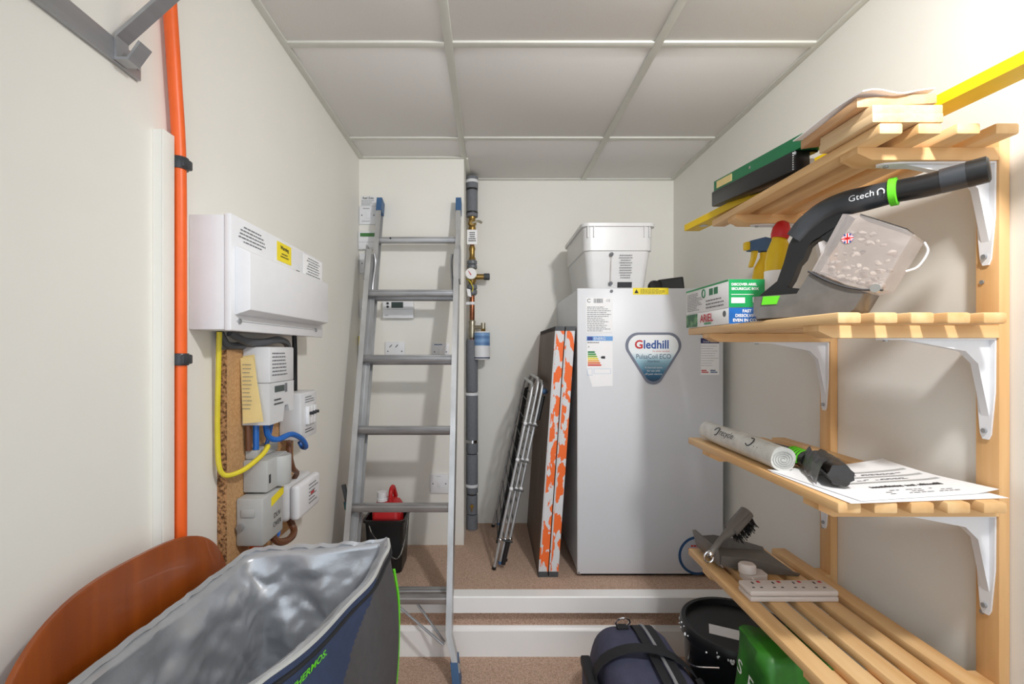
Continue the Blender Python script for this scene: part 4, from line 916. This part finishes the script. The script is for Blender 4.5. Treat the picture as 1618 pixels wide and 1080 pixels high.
text('lettering', 'THERMOS.', .0145, (-.2632, .612, .664), (.021, .05, .010), (.10, 0, 1), green_pipe, cb, depth=.005, bold=.0003)

# ---------------------------------------------------------------- floor: tub, holdall, green bag
bu = thing('paint_tub', (.706, 1.34, 0), 'round black paint tub with a lid under the bottom shelf', 'bucket')
MB().lathe([(.125, 0), (.128, .02), (.138, .93), (.138, 1)], (.706, 1.34, .0005), (.706, 1.34, .315), seg=40).build('body', black_pl, bu)
MB().lathe([(.147, 0), (.149, .1), (.149, .75), (.145, 1), (.134, .98), (.132, .55), (0, .55)], (.706, 1.34, .295), (.706, 1.34, .331), seg=48).build('lid', black_pl, bu)
MB().hexa([(.62, 1.32, .3153), (.70, 1.28, .3153), (.72, 1.325, .3153), (.64, 1.365, .3153), (.62, 1.32, .316), (.70, 1.28, .316), (.72, 1.325, .316), (.64, 1.365, .316)]).build('lid_label', paper, bu)
sp2 = MB(); rnd = random.Random(5)
for k in range(26):
    a = rnd.uniform(2.2, 5.4); r_2 = rnd.choice((.1495, .1495, .148)); c = Vector((.706+r_2*math.cos(a), 1.34+r_2*math.sin(a), rnd.uniform(.297, .325)))
    sp2.sphere(c, rnd.uniform(.0015, .004), (1, 1, rnd.uniform(.6, 2)), u=6, v=5)
sp2.build('paint_splashes', paper, bu)
MB().tube([(.563, 1.31, .27), (.545, 1.28, .262), (.555, 1.25, .268), (.60, 1.22, .285)], .0025, 6).build('wire_handle', chrome, bu)
hd_ = thing('holdall', (.43, 1.25, 0), 'navy holdall with black straps and zip on the floor before the step', 'bag')
def arch(y, k):
    # cross-section of the bag at depth y, k shrinks it towards the ends
    out = []
    for i in range(25):
        a = math.pi*i/24; ex_ = .45
        x = math.copysign(abs(math.cos(a))**ex_, math.cos(a)); z = abs(math.sin(a))**.5
        out.append((.418+.130*k*x, y, .002+.295*(.35+.65*k)*z))
    return out
MB().loft([arch(y, k) for y, k in ((1.01, .72), (1.02, .86), (1.05, .95), (1.12, 1), (1.25, 1.01), (1.36, .98), (1.41, .92), (1.44, .8), (1.452, .6))]).crumple(.008, 14).build('body', navy2, hd_, angle=70)
def over(y, xa_, xb_, h, n=9): return [(xa_+(xb_-xa_)*i/n, y, .003+.30*(max(0, 1-(abs((xa_+(xb_-xa_)*i/n-.43)/.14))**3.4))**.42+h) for i in range(n+1)]
def ribbon(pts, wv, m, name, par, t=.003):
    wv = Vector(wv); P = smooth_path(pts, 3)
    mb = MB(); mb.loft([[p-wv, p+wv, p+wv+Vector((0, 0, t)), p-wv+Vector((0, 0, t))] for p in P]); return mb.build(name, m, par, angle=60)
for x in (.432, .468): ribbon([(x, y, z) for y, z in ((1.02, .272), (1.10, .302), (1.25, .306), (1.38, .297), (1.43, .262))], (.011, 0, 0), webbing, 'zip_flap', hd_)
ribbon([(.45, y, z) for y, z in ((1.02, .276), (1.10, .307), (1.25, .311), (1.38, .301), (1.425, .268))], (.004, 0, 0), steel_m, 'zip', hd_)
ribbon([(.282, 1.27, .12), (.288, 1.265, .25), (.345, 1.25, .308), (.42, 1.235, .325), (.49, 1.22, .308), (.545, 1.20, .25), (.555, 1.17, .15)], (0, .018, 0), webbing, 'carry_strap', hd_)
ribbon([(.545, 1.22, .05), (.548, 1.20, .22), (.54, 1.17, .275), (.51, 1.14, .295)], (0, .02, 0), webbing, 'side_strap', hd_)
MB().tube([(.395+.021*math.cos(a*.52), 1.385-.010*math.sin(a*.52), .308+.018*math.sin(a*.52)) for a in range(13)], .0028, 7, 2).build('d_ring', chrome, hd_)
MB().box(.378, .412, 1.38, 1.40, .284, .296, bevel=.002).build('ring_tab', webbing, hd_)
MB().box(.268, .290, 1.18, 1.36, .05, .21, bevel=.009).build('end_pocket', navy2, hd_)
MB().box(.265, .293, 1.175, 1.365, .20, .226, bevel=.005).build('pocket_flap', webbing, hd_)
gb = thing('carrier_bag', (.68, 1.05, 0), 'green carrier bag with white lettering under the bottom shelf', 'bag')
gl = []
for k in range(25):
    t = k/24; z = .001+.465*t; w = .105-.015*t; dpt = .105-.04*t
    gl.append([(.665+math.copysign(abs(math.cos(a))**.5, math.cos(a))*w, 1.04+math.copysign(abs(math.sin(a))**.5, math.sin(a))*dpt, z+.006*t*math.sin(3*a)) for a in [2*math.pi*i/72 for i in range(72)]])
gbm = MB().loft(gl); gbm.crumple(.007, 11, 3); gbm.crumple(.006, 32, 7); gbm.build('bag', green_b, gb, angle=80)
for k, s_ in enumerate('SE'): text('lettering', s_, .046, (.5655, 1.050-.040*k, .40-.010*k), (.0, -1, -.22), (0, -.22, 1), paper, gb, depth=.011)
